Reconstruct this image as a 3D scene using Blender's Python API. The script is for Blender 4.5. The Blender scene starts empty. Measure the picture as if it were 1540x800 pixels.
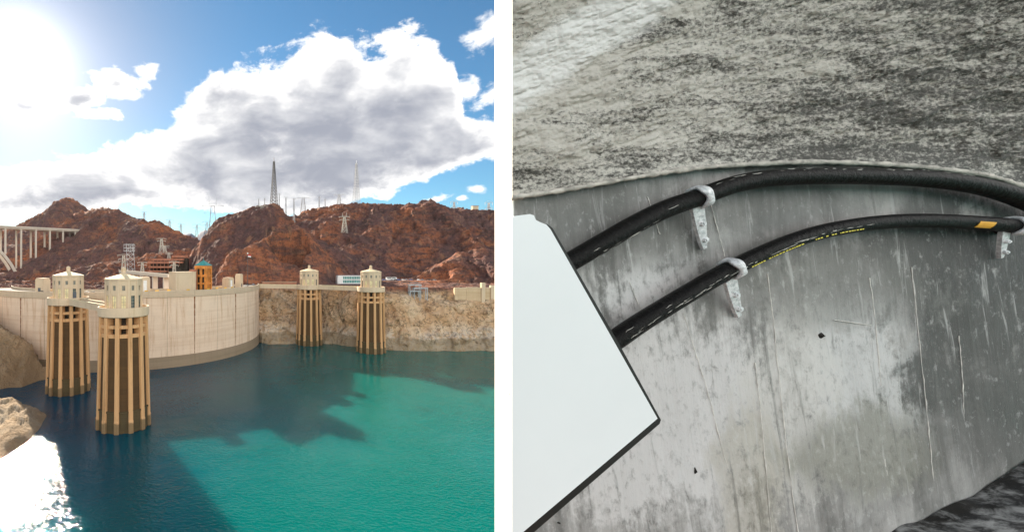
import bpy, bmesh, math, random
import numpy as np
from mathutils import Vector, Matrix
random.seed(7)
rng = np.random.default_rng(11)
scn = bpy.context.scene
col = scn.collection
R = math.radians

# ------------------------------------------------------------------ camera
EYE = 67.0            # eye height above the lake
F = 650.0; W = 1540.0; U0 = 372.0; V0 = 396.0
def at(u, v, D):      # point seen along a given line of sight at depth D
    return Vector(((u - U0) / F * D, D, EYE + (V0 - v) / F * D))
cd = bpy.data.cameras.new('camera'); cam = bpy.data.objects.new('camera', cd); col.objects.link(cam)
cam.location = (0, 0, EYE); cam.rotation_euler = (R(90), 0, 0)
cd.sensor_width = 36; cd.lens = 36 * F / W
cd.shift_x = 0.5 - U0 / W; cd.shift_y = -(400 - V0) / W
cd.clip_start = 0.1; cd.clip_end = 30000
scn.camera = cam
# ------------------------------------------------------------------ light
SUN = Vector(((34 - U0) / F, 1, (V0 - 88) / F)).normalized()
SUN_AZ = math.atan2(SUN.x, SUN.y); SUN_EL = math.asin(SUN.z)
ld = bpy.data.lights.new('sun', 'SUN'); ld.energy = 5.0; ld.angle = R(0.53); ld.color = (1, 0.86, 0.68)
lo = bpy.data.objects.new('sun', ld); col.objects.link(lo)
lo.rotation_euler = SUN.to_track_quat('Z', 'Y').to_euler()
HAZE = 4e-6
EXPO = 1.5; SKY = 0.045
scn.view_settings.view_transform = 'Standard'; scn.view_settings.look = 'None'
scn.view_settings.exposure = EXPO; scn.view_settings.gamma = 1
scn.view_settings.use_curve_mapping = False
scn.cycles.use_denoising = True
scn.cycles.max_bounces = 6; scn.cycles.sample_clamp_indirect = 6.0

class NT:             # tiny node-expression helper
    def __init__(s, tree): s.t = tree; s.n = tree.nodes; s.l = tree.links
    def new(s, typ, **kw):
        n = s.n.new(typ)
        for k, v in kw.items(): setattr(n, k, v)
        return n
    def put(s, sock, v):
        if v is None: return
        if hasattr(v, 'is_output') or isinstance(v, bpy.types.NodeSocket): s.l.new(v, sock)
        else: sock.default_value = v
    def m(s, op, a, b=None, c=None, clamp=False):
        n = s.new('ShaderNodeMath', operation=op, use_clamp=clamp)
        for i, v in enumerate((a, b, c)):
            if v is not None: s.put(n.inputs[i], v)
        return n.outputs[0]
    def ramp01(s, x, lo, hi):
        n = s.new('ShaderNodeMapRange', interpolation_type='SMOOTHSTEP')
        s.put(n.inputs[0], x); s.put(n.inputs[1], lo); s.put(n.inputs[2], hi)
        return n.outputs[0]
    def mix(s, f, a, b, mode='MIX'):
        n = s.new('ShaderNodeMix', data_type='RGBA', blend_type=mode)
        s.put(n.inputs[0], f)
        for k, v in ((6, a), (7, b)):
            if isinstance(v, (tuple, list)): v = tuple(v) + (1,) if len(v) == 3 else v
            s.put(n.inputs[k], v)
        return n.outputs[2]
    def noise(s, vec, scale, detail=4, rough=.55, dist=0, lac=2.0):
        n = s.new('ShaderNodeTexNoise'); n.normalize = True
        if vec is not None: s.l.new(vec, n.inputs['Vector'])
        for k, v in (('Scale', scale), ('Detail', detail), ('Roughness', rough), ('Distortion', dist), ('Lacunarity', lac)):
            n.inputs[k].default_value = v
        return n.outputs['Fac']
    def mapping(s, vec, scale=(1, 1, 1), rot=(0, 0, 0), loc=(0, 0, 0)):
        n = s.new('ShaderNodeMapping'); s.l.new(vec, n.inputs[0])
        n.inputs[1].default_value = loc; n.inputs[2].default_value = rot; n.inputs[3].default_value = scale
        return n.outputs[0]
    def curve(s, x, pts):
        n = s.new('ShaderNodeFloatCurve'); c = n.mapping.curves[0]
        for i, p in enumerate(pts):
            if i < 2: c.points[i].location = p
            else: c.points.new(*p)
        n.mapping.update(); s.put(n.inputs['Value'], x)
        return n.outputs[0]

def azel(u, v):
    a = math.atan((u - U0) / F); e = math.atan((V0 - v) / F * math.cos(a))
    return math.degrees(a), math.degrees(e)

def build_world():
    w = bpy.data.worlds.new('World'); scn.world = w; w.use_nodes = True
    t = w.node_tree; t.nodes.clear(); N = NT(t)
    tc = N.new('ShaderNodeTexCoord').outputs['Generated']
    sky = N.new('ShaderNodeTexSky', sky_type='NISHITA'); sky.sun_disc = False
    sky.sun_elevation = SUN_EL; sky.sun_rotation = SUN_AZ
    sky.air_density = 1.0; sky.dust_density = 0.25; sky.ozone_density = 2.5; sky.altitude = 400
    sx = N.new('ShaderNodeSeparateXYZ'); t.links.new(tc, sx.inputs[0]); x, y, z = sx.outputs
    az = N.m('MULTIPLY', N.m('ARCTAN2', x, y), 180 / math.pi)
    el = N.m('MULTIPLY', N.m('ARCSINE', z), 180 / math.pi)
    azn = N.m('ADD', N.m('DIVIDE', az, 360.0), 0.5)
    def cpts(px, left, right):
        p = [(a, e) for a, e in left] + [azel(*q) for q in px] + [(a, e) for a, e in right]
        return [(a / 360 + .5, e / 60) for a, e in p]
    top = cpts([(0, 250), (60, 238), (95, 224), (180, 212), (235, 186), (275, 150), (310, 118), (345, 102), (400, 94), (450, 62),
                (480, 42), (560, 50), (620, 36), (668, 72), (690, 120), (744, 196)],
               [(-180, 42), (-150, 46), (-120, 36), (-90, 40), (-60, 26), (-42, 16)], [(42, 18), (60, 30), (80, 42), (110, 36), (140, 46), (165, 38), (180, 42)])  # unseen banks outside the view raised high for added fill light
    bot = cpts([(0, 340), (100, 334), (200, 322), (260, 314), (340, 322), (420, 332), (500, 318), (560, 304), (620, 284), (680, 258), (744, 236)],
               [(-180, 5), (-150, 7), (-120, 5), (-90, 6), (-60, 4), (-42, 4.5)], [(42, 10), (60, 8), (80, 6), (110, 7), (140, 5), (165, 6), (180, 5)])
    eltop = N.m('MULTIPLY', N.curve(azn, top), 60.0)
    elbot = N.m('MULTIPLY', N.curve(azn, bot), 60.0)
    flat = N.mapping(tc, scale=(1, 1, 1.7))
    n = N.noise(flat, 7.5, 12, .63, .2)
    n2 = N.noise(flat, 4.6, 8, .52, .5)
    n3 = N.noise(N.mapping(tc, scale=(1, 1, 2.3), loc=(3, 1, 2)), 7.0, 8, .54, .4)
    nn = N.m('MULTIPLY', N.m('SUBTRACT', n, .5), 4.2)
    up = N.m('MINIMUM', N.m('DIVIDE', N.m('SUBTRACT', eltop, el), 3.2), 1.6)
    dn = N.m('MINIMUM', N.m('DIVIDE', N.m('SUBTRACT', el, elbot), 2.2), 1.6)
    bank = N.m('ADD', N.m('MINIMUM', up, dn), nn)
    def blob(u, v, ra, re, tilt, amp, nn_=None):       # a detached cumulus
        a0, e0 = azel(u, v)
        da = N.m('SUBTRACT', az, a0); de = N.m('SUBTRACT', el, e0)
        de = N.m('SUBTRACT', de, N.m('MULTIPLY', da, tilt))
        q = N.m('SQRT', N.m('ADD', N.m('POWER', N.m('DIVIDE', da, ra), 2.0), N.m('POWER', N.m('DIVIDE', de, re), 2.0)))
        return N.m('ADD', N.m('MULTIPLY', N.m('SUBTRACT', 1.0, q), amp), N.m('MULTIPLY', nn_ or nn, .55))
    d = bank
    nl = N.m('MULTIPLY', N.m('SUBTRACT', N.noise(flat, 15.0, 10, .62, .25), .5), 5.2)
    left = None
    for b in [(118, 150, 4.6, 1.5, .30, 1.3), (175, 128, 4.2, 1.9, .12, 1.4), (222, 108, 2.2, 1.3, .1, 1.1), (45, 162, 5.0, 1.0, .05, 1.0), (150, 172, 3.2, .8, .1, .9)]:
        q = blob(*b, nn_=nl); left = q if left is None else N.m('MAXIMUM', left, q)
    d = N.m('MAXIMUM', d, left)
    nf = N.m('MULTIPLY', N.m('SUBTRACT', N.noise(flat, 26.0, 8, .62, .3), .5), 4.5)
    small = None
    for b in [(735, 46, 3.0, 1.7, .4, 1.0), (700, 136, 2.2, 1.5, -.3, 1.2), (738, 145, 2.4, 1.3, .3, 1.1), (718, 284, 1.4, .6, 0, 1.1), (695, 298, .8, .35, 0, 1.0), (655, 300, 2.0, .5, 0.2, .8)]:
        q = blob(*b, nn_=nf); small = q if small is None else N.m('MAXIMUM', small, q)
    alpha = N.m('MAXIMUM', N.ramp01(d, .0, .42), N.ramp01(small, -.05, .7))
    # circumsolar aureole: forward scatter of the dusty air around the sun
    dot = N.new('ShaderNodeVectorMath', operation='DOT_PRODUCT'); t.links.new(tc, dot.inputs[0]); dot.inputs[1].default_value = SUN
    ang = N.m('MULTIPLY', N.m('ARCCOSINE', N.m('MINIMUM', dot.outputs['Value'], 1.0)), 180 / math.pi)
    shade = N.ramp01(ang, 120.0, 60.0)   # clouds away from the sun: lit side, boosted to fill the shade
    # thin bright edges, thick grey bodies (the clouds stand against the sun)
    deep = N.m('DIVIDE', N.m('SUBTRACT', eltop, el), N.m('SUBTRACT', eltop, elbot))
    body = N.m('ADD', N.m('MULTIPLY', N.ramp01(deep, .12, .75), .62), N.m('MULTIPLY', N.m('SUBTRACT', n2, .5), 2.4))
    body = N.m('ADD', body, N.m('MULTIPLY', N.m('SUBTRACT', n3, .5), 2.0))
    body = N.m('ADD', body, N.m('MULTIPLY', N.m('SUBTRACT', N.noise(flat, 20.0, 5, .55, .3), .5), .35))
    body = N.m('ADD', body, N.m('MULTIPLY', N.ramp01(left, .5, 1.3), .55))
    fade = N.ramp01(d, .15, 1.5)
    g1 = N.m('MULTIPLY', N.m('MULTIPLY', N.ramp01(body, -.45, .45), fade), shade)
    g2 = N.m('MULTIPLY', N.m('MULTIPLY', N.ramp01(body, .05, 1.0), fade), shade)
    G = 1 / (SKY * 2 ** EXPO)
    sc_ = lambda k, c: tuple(q * k * G for q in c)
    lit = N.mix(shade, sc_(2.7, (1, .98, .95)), sc_(1.35, (1, .985, .96)))
    cloud = N.mix(g1, lit, sc_(1, (.80, .81, .84)))
    cloud = N.mix(g2, cloud, sc_(1, (.41, .435, .51)))
    aur = N.m('ADD', N.m('MULTIPLY', N.m('EXPONENT', N.m('DIVIDE', ang, -2.3)), 2.6 * G), N.m('MULTIPLY', N.m('EXPONENT', N.m('DIVIDE', ang, -6.0)), .12 * G))
    aurc = N.new('ShaderNodeVectorMath', operation='SCALE'); aurc.inputs[0].default_value = (1, .97, .90); t.links.new(aur, aurc.inputs['Scale'])
    skyc = N.mix(1.0, sky.outputs[0], N.mix(N.ramp01(ang, 4.0, 30.0), (.95, .93, .90), SKYTINT), 'MULTIPLY')
    c = N.mix(alpha, skyc, cloud)
    c = N.mix(1.0, c, aurc.outputs[0], 'ADD')
    bg = N.new('ShaderNodeBackground'); bg.inputs['Strength'].default_value = SKY
    t.links.new(c, bg.inputs[0])
    out = N.new('ShaderNodeOutputWorld'); t.links.new(bg.outputs[0], out.inputs[0])
SKYTINT = (.66, 1.0, 1.08)
build_world()

# ------------------------------------------------------------------ materials
MATS = {}
def newmat(name):
    m = bpy.data.materials.new(name); m.use_nodes = True; t = m.node_tree; t.nodes.clear(); N = NT(t)
    b = N.new('ShaderNodeBsdfPrincipled'); o = N.new('ShaderNodeOutputMaterial'); t.links.new(b.outputs[0], o.inputs[0])
    MATS[name] = m
    return m, N, b
def pos(N): return N.new('ShaderNodeNewGeometry').outputs['Position']
def bump(N, b, h, strength, dist):
    n = N.new('ShaderNodeBump'); n.inputs['Strength'].default_value = strength; n.inputs['Distance'].default_value = dist
    N.l.new(h, n.inputs['Height']); N.l.new(n.outputs[0], b.inputs['Normal'])
def simple(name, c, rough=.7, var=.25, scale=1.0, metal=0.0, bmp=0.0, coat=0):
    m, N, b = newmat(name); p = N.new('ShaderNodeTexCoord').outputs['Object']
    n = N.noise(p, scale, 6, .6, .2)
    lo_ = tuple(k * (1 - var) for k in c); hi = tuple(min(k * (1 + var), .95) for k in c)
    N.put(b.inputs['Base Color'], N.mix(N.ramp01(n, .3, .7), lo_, hi))
    b.inputs['Roughness'].default_value = rough; b.inputs['Metallic'].default_value = metal
    if bmp: bump(N, b, N.noise(p, scale * 4, 5, .6), .5, bmp)
    return m
def weathered(name, c, stain, hline=0.0, wet=None, wetcol=None, streak=.5):
    """cast concrete: vertical run-off streaks, lift lines, blotches; a band near the water keeps its own stain colour"""
    m, N, b = newmat(name); p = pos(N)
    s = N.noise(N.mapping(p, scale=(.55, .55, .035)), 1.0, 6, .6, .3)
    bl = N.noise(p, .09, 6, .6, .4); fine = N.noise(p, 1.3, 5, .6)
    c1 = N.mix(N.m('MULTIPLY', N.ramp01(s, .48, .74), streak), c, stain)
    c1 = N.mix(N.m('MULTIPLY', N.ramp01(bl, .4, .75), .35), c1, tuple(k * .72 for k in c))
    c1 = N.mix(N.m('MULTIPLY', N.ramp01(fine, .35, .8), .22), c1, tuple(min(k * 1.25, .9) for k in c))
    h = fine
    if hline:
        sz = N.new('ShaderNodeSeparateXYZ'); N.l.new(p, sz.inputs[0])
        zz = N.m('ADD', sz.outputs[2], N.m('MULTIPLY', bl, .25))
        band = N.noise(N.mapping(p, scale=(.012, .012, .42)), 1.0, 5, .65, .1)
        c1 = N.mix(N.m('MULTIPLY', N.ramp01(band, .42, .68), .45 if hline > .12 else .22), c1, stain)
        line = N.ramp01(N.m('ABSOLUTE', N.m('SUBTRACT', N.m('FRACT', N.m('DIVIDE', zz, 1.55)), .5)), .455, .495)
        c1 = N.mix(N.m('MULTIPLY', line, hline), c1, tuple(k * .45 for k in stain))
    if wet is not None:
        sz = N.new('ShaderNodeSeparateXYZ'); N.l.new(p, sz.inputs[0])
        e = N.m('SUBTRACT', sz.outputs[2], N.m('MULTIPLY', N.m('SUBTRACT', N.noise(p, .5, 4, .6), .5), 2.2))
        f = N.m('SUBTRACT', 1.0, N.ramp01(e, wet - .35, wet + .35))
        c1 = N.mix(N.m('MULTIPLY', f, .85), c1, wetcol)
    N.put(b.inputs['Base Color'], c1); b.inputs['Roughness'].default_value = .85
    bump(N, b, h, .35, .12)
    return m
weathered('dam_face', (.74, .575, .43), (.46, .26, .13), hline=.10, streak=.85)
weathered('dam_low', (.30, .225, .15), (.22, .165, .10), hline=.3)
weathered('dam_parapet', (.56, .44, .31), (.38, .28, .18))
weathered('rib', (.62, .36, .17), (.28, .14, .05), streak=.75, wet=4.2, wetcol=(.17, .12, .06))
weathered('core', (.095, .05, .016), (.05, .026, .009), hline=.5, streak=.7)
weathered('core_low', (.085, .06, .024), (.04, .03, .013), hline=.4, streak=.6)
weathered('cabin', (.64, .50, .345), (.44, .31, .18))
weathered('cream_wall', (.66, .52, .36), (.50, .36, .22))
weathered('bridge_conc', (.62, .54, .45), (.44, .36, .28))
weathered('retaining', (.62, .46, .29), (.45, .30, .16), hline=.2)
simple('roof', (.70, .58, .36), .8, .2, .4)
simple('dark', (.035, .028, .02), .9, .4, .5)
simple('glass_dark', (.05, .075, .075), .12, .3, .6)
simple('glass_mid', (.20, .20, .17), .3, .3, .6)
simple('glass_pale', (.82, .70, .40), .35, .2, .5)
simple('mullion', (.32, .30, .24), .6, .2)
simple('door_grey', (.09, .10, .12), .5, .2)
simple('rust', (.22, .085, .03), .9, .45, .9)
simple('asphalt', (.07, .068, .065), .9, .3, .4)
simple('ochre', (.62, .23, .045), .8, .3, .35)
simple('teal_roof', (.07, .30, .27), .45, .25, .8)
simple('terracotta', (.36, .15, .09), .85, .25, .2)
simple('white_paint', (.78, .77, .74), .6, .08, .4)
simple('green_glass', (.10, .30, .28), .15, .3, .3)
simple('steel', (.42, .42, .43), .45, .2, .5, .4)
simple('steel_dark', (.09, .085, .085), .5, .3, .5, .3)
simple('steel_pale', (.55, .52, .45), .6, .2, .5, .1)
simple('yellow', (.75, .42, .02), .6, .15, 2)
simple('tyre', (.02, .02, .02), .9, .2)
simple('flag_red', (.6, .06, .06), .8, .1); simple('flag_white', (.8, .8, .78), .8, .05)
for nm, c in (('car_white', (.78, .78, .77)), ('car_blue', (.05, .12, .30)), ('car_grey', (.25, .26, .28)), ('car_red', (.4, .05, .04)), ('car_dark', (.03, .035, .045))):
    simple(nm, c, .25, .05, 1)

def rock_material():
    m, N, b = newmat('canyon_rock'); p = pos(N)
    sz = N.new('ShaderNodeSeparateXYZ'); N.l.new(p, sz.inputs[0]); x, y, z = sz.outputs
    big = N.noise(p, .011, 6, .6, .6); mid = N.noise(p, .05, 7, .65, .5); fine = N.noise(p, .30, 6, .65, .3)
    strat = N.noise(N.mapping(p, scale=(.03, .03, .16), rot=(R(18), R(-14), 0)), 1.0, 6, .65, .6)
    red = N.mix(N.ramp01(big, .43, .62), (.165, .078, .068), (.40, .135, .058))
    red = N.mix(N.m('MULTIPLY', N.ramp01(strat, .47, .62), .8), red, (.115, .062, .056))
    red = N.mix(N.m('MULTIPLY', N.ramp01(mid, .55, .75), .7), red, (.42, .23, .13))
    red = N.mix(N.m('MULTIPLY', N.ramp01(mid, .47, .34), .8), red, (.075, .043, .038))
    red = N.mix(N.m('MULTIPLY', N.ramp01(fine, .50, .64), .75), red, (.07, .042, .034))
    red = N.mix(N.m('MULTIPLY', N.ramp01(fine, .42, .26), .4), red, (.46, .28, .17))
    gul = N.noise(N.mapping(p, scale=(.085, .085, .018)), 1.0, 6, .6, .3)
    red = N.mix(N.m('MULTIPLY', N.ramp01(gul, .55, .66), .7), red, (.085, .045, .036))
    red = N.mix(N.m('MULTIPLY', N.ramp01(gul, .43, .33), .45), red, (.50, .25, .13))
    red = N.mix(N.m('MULTIPLY', N.ramp01(N.noise(p, .42, 3, .6), .62, .68), .75), red, (.055, .05, .028))   # scrub
    # bleached zone the lake used to cover
    cr = N.mix(N.ramp01(mid, .36, .62), (.70, .44, .24), (.82, .61, .40))
    cr = N.mix(N.m('MULTIPLY', N.ramp01(strat, .52, .7), .5), cr, (.48, .27, .15))
    cr = N.mix(N.m('MULTIPLY', N.ramp01(fine, .54, .74), .42), cr, (.19, .11, .06))
    crk = N.ramp01(N.m('ABSOLUTE', N.m('SUBTRACT', N.noise(N.mapping(p, scale=(1, 1, 1.5), rot=(R(20), R(10), 0)), .075, 9, .68, .1), .5)), .022, .0)
    cr = N.mix(N.m('MULTIPLY', crk, .8), cr, (.09, .055, .03))
    red = N.mix(N.m('MULTIPLY', crk, .55), red, (.06, .035, .03))
    ring = N.ramp01(N.m('ADD', z, N.m('MULTIPLY', N.m('SUBTRACT', mid, .5), 12.0)), 47.0, 40.0)
    ring = N.m('MULTIPLY', ring, N.ramp01(y, 432.0, 415.0))
    c = N.mix(ring, red, cr)
    bl_ = N.m('MULTIPLY', N.ramp01(N.m('ADD', z, N.m('MULTIPLY', N.m('SUBTRACT', big, .5), 40.0)), 18.0, 10.0), N.ramp01(fine, .62, .45))
    c = N.mix(N.m('MULTIPLY', N.m('MULTIPLY', bl_, ring), .55), c, (.78, .70, .60))
    wet = N.ramp01(N.m('ADD', z, N.m('MULTIPLY', N.m('SUBTRACT', mid, .5), 7.0)), 9.8, 8.0)
    c = N.mix(N.m('MULTIPLY', wet, .62), c, (.29, .215, .12))
    bank_shade = N.m('MULTIPLY', N.ramp01(x, -55.0, -75.0), N.ramp01(y, 300.0, 285.0))  # near left bank: browner colour stands in for shade lying on it
    c = N.mix(N.m('MULTIPLY', bank_shade, N.ramp01(big, .35, .55)), c, (.30, .20, .11))
    N.put(b.inputs['Base Color'], c); b.inputs['Roughness'].default_value = .95
    hh = N.m('ADD', N.m('MULTIPLY', mid, 2.0), N.m('ADD', N.m('MULTIPLY', fine, .8), N.m('MULTIPLY', N.noise(p, 1.1, 5, .6), .3)))
    bump(N, b, hh, .9, 4.0)
rock_material()

def water_material():
    m, N, b = newmat('lake_water'); p = pos(N)
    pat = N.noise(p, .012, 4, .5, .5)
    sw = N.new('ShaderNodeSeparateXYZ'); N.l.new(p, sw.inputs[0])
    east = N.ramp01(N.m('ADD', N.m('ADD', sw.outputs[0], N.m('MULTIPLY', sw.outputs[1], -.25)), N.m('MULTIPLY', N.m('SUBTRACT', pat, .5), 90.0)), -130.0, 20.0)   # darker navy toward the dam puts its shade into the colour; green beyond
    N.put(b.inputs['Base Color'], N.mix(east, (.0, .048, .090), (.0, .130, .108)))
    b.inputs['Roughness'].default_value = .032; b.inputs['IOR'].default_value = 1.33; b.inputs['Specular IOR Level'].default_value = .3
    b.subsurface_method = 'BURLEY'; b.inputs['Subsurface Weight'].default_value = 1.0; b.inputs['Subsurface Radius'].default_value = (.2, 1, .9); b.inputs['Subsurface Scale'].default_value = 14.0
    w1 = N.noise(N.mapping(p, scale=(1, 1.35, 1), rot=(0, 0, R(25))), .8, 1.5, .5, .3)
    w2 = N.noise(p, .16, 2, .5, .3)
    gust = N.m('ADD', .55, N.ramp01(N.noise(p, .025, 3, .5, .4), .35, .65))
    bump(N, b, N.m('MULTIPLY', N.m('ADD', w1, N.m('MULTIPLY', w2, 1.2)), gust), .8, .22)
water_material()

# ------------------------------------------------------------------ mesh helpers
class MB:
    def __init__(s): s.v = []; s.f = []; s.smooth = False
    def add(s, vs, fs):
        o = len(s.v); s.v += [tuple(v) for v in vs]; s.f += [tuple(i + o for i in f) for f in fs]; return s
    def box(s, x0, x1, y0, y1, z0, z1, M=None):
        vs = [Vector((x, y, z)) for z in (z0, z1) for y in (y0, y1) for x in (x0, x1)]
        if M: vs = [M @ v for v in vs]
        return s.add(vs, [(0, 2, 3, 1), (4, 5, 7, 6), (0, 1, 5, 4), (2, 6, 7, 3), (0, 4, 6, 2), (1, 3, 7, 5)])
    def bar(s, a, b, w, h=None):          # square bar from a to b
        a = Vector(a); b = Vector(b); d = b - a
        q = d.to_track_quat('Z', 'Y').to_matrix().to_4x4(); h = h or w
        return s.box(-w / 2, w / 2, -h / 2, h / 2, 0, d.length, Matrix.Translation(a) @ q)
    def lathe(s, prof, n, cx=0, cy=0, a0=0, a1=2 * math.pi, close=True, off=0):
        vs = []; fs = []; k = len(prof); full = close
        m = n if full else n + 1
        for i in range(m):
            a = a0 + (a1 - a0) * i / n + off
            for r, z in prof: vs.append((cx + r * math.cos(a), cy + r * math.sin(a), z))
        for i in range(n):
            j = (i + 1) % m
            for t in range(k - 1):
                fs.append((i * k + t, j * k + t, j * k + t + 1, i * k + t + 1))
        return s.add(vs, fs)
    def tube(s, pts, rad, n=10, caps=True):
        pts = [Vector(p) for p in pts]; vs = []; fs = []
        ref = Vector((0, 1, 0))
        for i, p in enumerate(pts):
            d = (pts[min(i + 1, len(pts) - 1)] - pts[max(i - 1, 0)]).normalized()
            a = d.cross(ref)
            if a.length < 1e-3: a = d.cross(Vector((1, 0, 0)))
            a.normalize(); c = d.cross(a)
            r = rad[i] if isinstance(rad, (list, tuple)) else rad
            for k in range(n):
                t = 2 * math.pi * k / n; vs.append(p + a * (r * math.cos(t)) + c * (r * math.sin(t)))
        for i in range(len(pts) - 1):
            for k in range(n):
                l = (k + 1) % n; fs.append((i * n + k, i * n + l, (i + 1) * n + l, (i + 1) * n + k))
        if caps:
            fs.append(tuple(range(n))); fs.append(tuple((len(pts) - 1) * n + k for k in reversed(range(n))))
        return s.add(vs, fs)
    def mesh(s, name, smooth=False):
        me = bpy.data.meshes.new(name); me.from_pydata(s.v, [], s.f)
        bm = bmesh.new(); bm.from_mesh(me); bmesh.ops.recalc_face_normals(bm, faces=bm.faces); bm.to_mesh(me); bm.free()
        if smooth: me.shade_smooth()
        return me
    def build(s, name, mat, parent=None, smooth=False):
        return link(name, s.mesh(name, smooth), mat, parent)
def link(name, me, mat, parent=None):
    if mat and not me.materials: me.materials.append(MATS[mat])
    o = bpy.data.objects.new(name, me); col.objects.link(o)
    if parent: o.parent = parent
    return o
def tag(o, label=None, cat=None, group=None, kind=None):
    for k, v in (('label', label), ('category', cat), ('group', group), ('kind', kind)):
        if v: o[k] = v
    return o
def empty(name, loc, rz=0):
    o = bpy.data.objects.new(name, None); col.objects.link(o); o.location = loc; o.rotation_euler = (0, 0, rz); o.empty_display_size = .5
    return o
def copy_tree(o, parent=None, kids=None):
    if kids is None:
        kids = {}
        for c in col.objects:
            if c.parent: kids.setdefault(c.parent.name, []).append(c)
    c = o.copy(); col.objects.link(c); c.parent = parent
    for ch in kids.get(o.name, []): copy_tree(ch, c, kids)
    return c
def spline(pts, n):   # Catmull-Rom through tuples
    P = [np.array(p, float) for p in pts]; P = [2 * P[0] - P[1]] + P + [2 * P[-1] - P[-2]]; out = []
    for i in range(1, len(P) - 2):
        for k in range(n):
            t = k / n
            out.append(.5 * (2 * P[i] + (P[i + 1] - P[i - 1]) * t + (2 * P[i - 1] - 5 * P[i] + 4 * P[i + 1] - P[i + 2]) * t * t + (3 * P[i] - P[i - 1] - 3 * P[i + 1] + P[i + 2]) * t ** 3))
    out.append(P[-2]); return out

# ------------------------------------------------------------------ noise for relief
def _h(ix, iy, iz, seed):
    n = (ix.astype(np.int64) * 374761393 + iy.astype(np.int64) * 668265263 + iz.astype(np.int64) * 2147483647 + seed * 974711) & 0xffffffff
    n = ((n ^ (n >> 13)) * 1274126177) & 0xffffffff
    return ((n ^ (n >> 16)) & 0xffff) / 65535.0
def vnoise(x, y, z, seed=0):
    ix, iy, iz = np.floor(x), np.floor(y), np.floor(z); fx, fy, fz = x - ix, y - iy, z - iz
    s = lambda t: t * t * t * (t * (t * 6 - 15) + 10)
    fx, fy, fz = s(fx), s(fy), s(fz); r = 0
    for a in (0, 1):
        for b in (0, 1):
            for c in (0, 1):
                r = r + _h(ix + a, iy + b, iz + c, seed) * (fx if a else 1 - fx) * (fy if b else 1 - fy) * (fz if c else 1 - fz)
    return r * 2 - 1
def fbm(x, y, z, sc, oct_=5, gain=.5, seed=0, ridged=False):
    r = 0; a = 1; f = 1 / sc; t = 0
    for i in range(oct_):
        n = vnoise(x * f + 17.3 * i, y * f - 9.1 * i, z * f + 4.7 * i, seed + i)
        r = r + a * ((1 - 2 * np.abs(n)) if ridged else n); t += a; a *= gain; f *= 2.03
    return r / t

# ------------------------------------------------------------------ terrain
def ridge(pts): return np.array([tuple(at(*p)) for p in pts])
RIDGES = [
 # (points u,v,depth ; slope ; noise amplitude)
 (ridge([(-260, 330, 1300), (-120, 345, 1300), (-40, 352, 1300), (20, 345, 1300), (50, 332, 1300), (70, 319, 1300), (88, 305, 1300), (104, 297, 1300), (118, 304, 1300), (140, 322, 1300), (175, 345, 1300)]), .62, 9),
 (ridge([(120, 350, 900), (127, 328, 895), (138, 315, 885), (165, 314, 850), (178, 319, 810), (190, 329, 780), (215, 331, 740), (240, 334, 730), (262, 346, 720), (285, 358, 700), (305, 366, 690)]), .72, 6),
 (ridge([(-120, 400, 640), (-60, 412, 660), (-10, 412, 690), (25, 407, 716), (46, 398, 732), (67, 393, 749), (87, 389, 765), (105, 378, 785), (126, 356, 810)]), .55, 1.4),
 (ridge([(60, 430, 520), (95, 412, 540), (140, 400, 560), (200, 388, 580), (250, 378, 610), (290, 375, 620)]), .5, 5),
 (ridge([(255, 408, 570), (285, 382, 565), (310, 351, 560), (330, 329, 560), (345, 324, 560), (360, 318, 560), (390, 310, 555), (412, 309, 555), (424, 318, 550), (440, 338, 540)]), .95, 5),
 (ridge([(426, 332, 760), (445, 325, 760), (462, 318, 760), (480, 313, 760), (510, 309, 750), (540, 308, 750), (575, 309, 740), (600, 312, 740), (622, 311, 720), (640, 301, 720), (655, 308, 720), (680, 315, 720), (705, 318, 710), (744, 321, 700), (800, 312, 690), (950, 300, 650), (1300, 290, 600)]), .55, 6),
 (ridge([(298, 436, 425), (322, 420, 420), (336, 402, 420), (348, 380, 425), (372, 372, 430), (395, 362, 436), (412, 350, 442), (426, 332, 452), (433, 328, 455), (441, 336, 455), (455, 347, 458), (475, 364, 462), (500, 388, 470), (525, 416, 480)]), 1.25, 4),
 (ridge([(560, 428, 470), (600, 421, 470), (640, 410, 475), (665, 395, 482), (690, 382, 490), (715, 376, 490), (744, 377, 490), (800, 380, 480), (1000, 380, 460)]), .62, 3),
 (ridge([(470, 395, 520), (520, 372, 580), (560, 352, 640), (590, 335, 690)]), .55, 5),
 (ridge([(640, 395, 560), (660, 365, 620), (672, 340, 670)]), .6, 4),
 # rock shoulder beside the dam, near shore spit
 (ridge([(-200, 420, 262), (-80, 442, 264), (0, 493, 258), (25, 509, 256), (45, 526, 256), (64, 551, 258)]), .95, 1.6),
 (ridge([(-160, 560, 192), (-60, 584, 192), (-15, 598, 190), (8, 600, 188), (22, 606, 184), (24, 622, 176), (16, 648, 164), (0, 672, 154), (-20, 690, 146)]), 1.0, .8),
]
SHORE = np.array([(13, 402), (30, 393), (46, 384), (66, 366), (84, 350), (102, 338), (114, 333), (150, 331.5), (190, 330), (240, 312), (320, 280), (420, 240), (520, 200)], float)
PADS = []             # (x, y, radius, z) levelled ground for buildings
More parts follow.
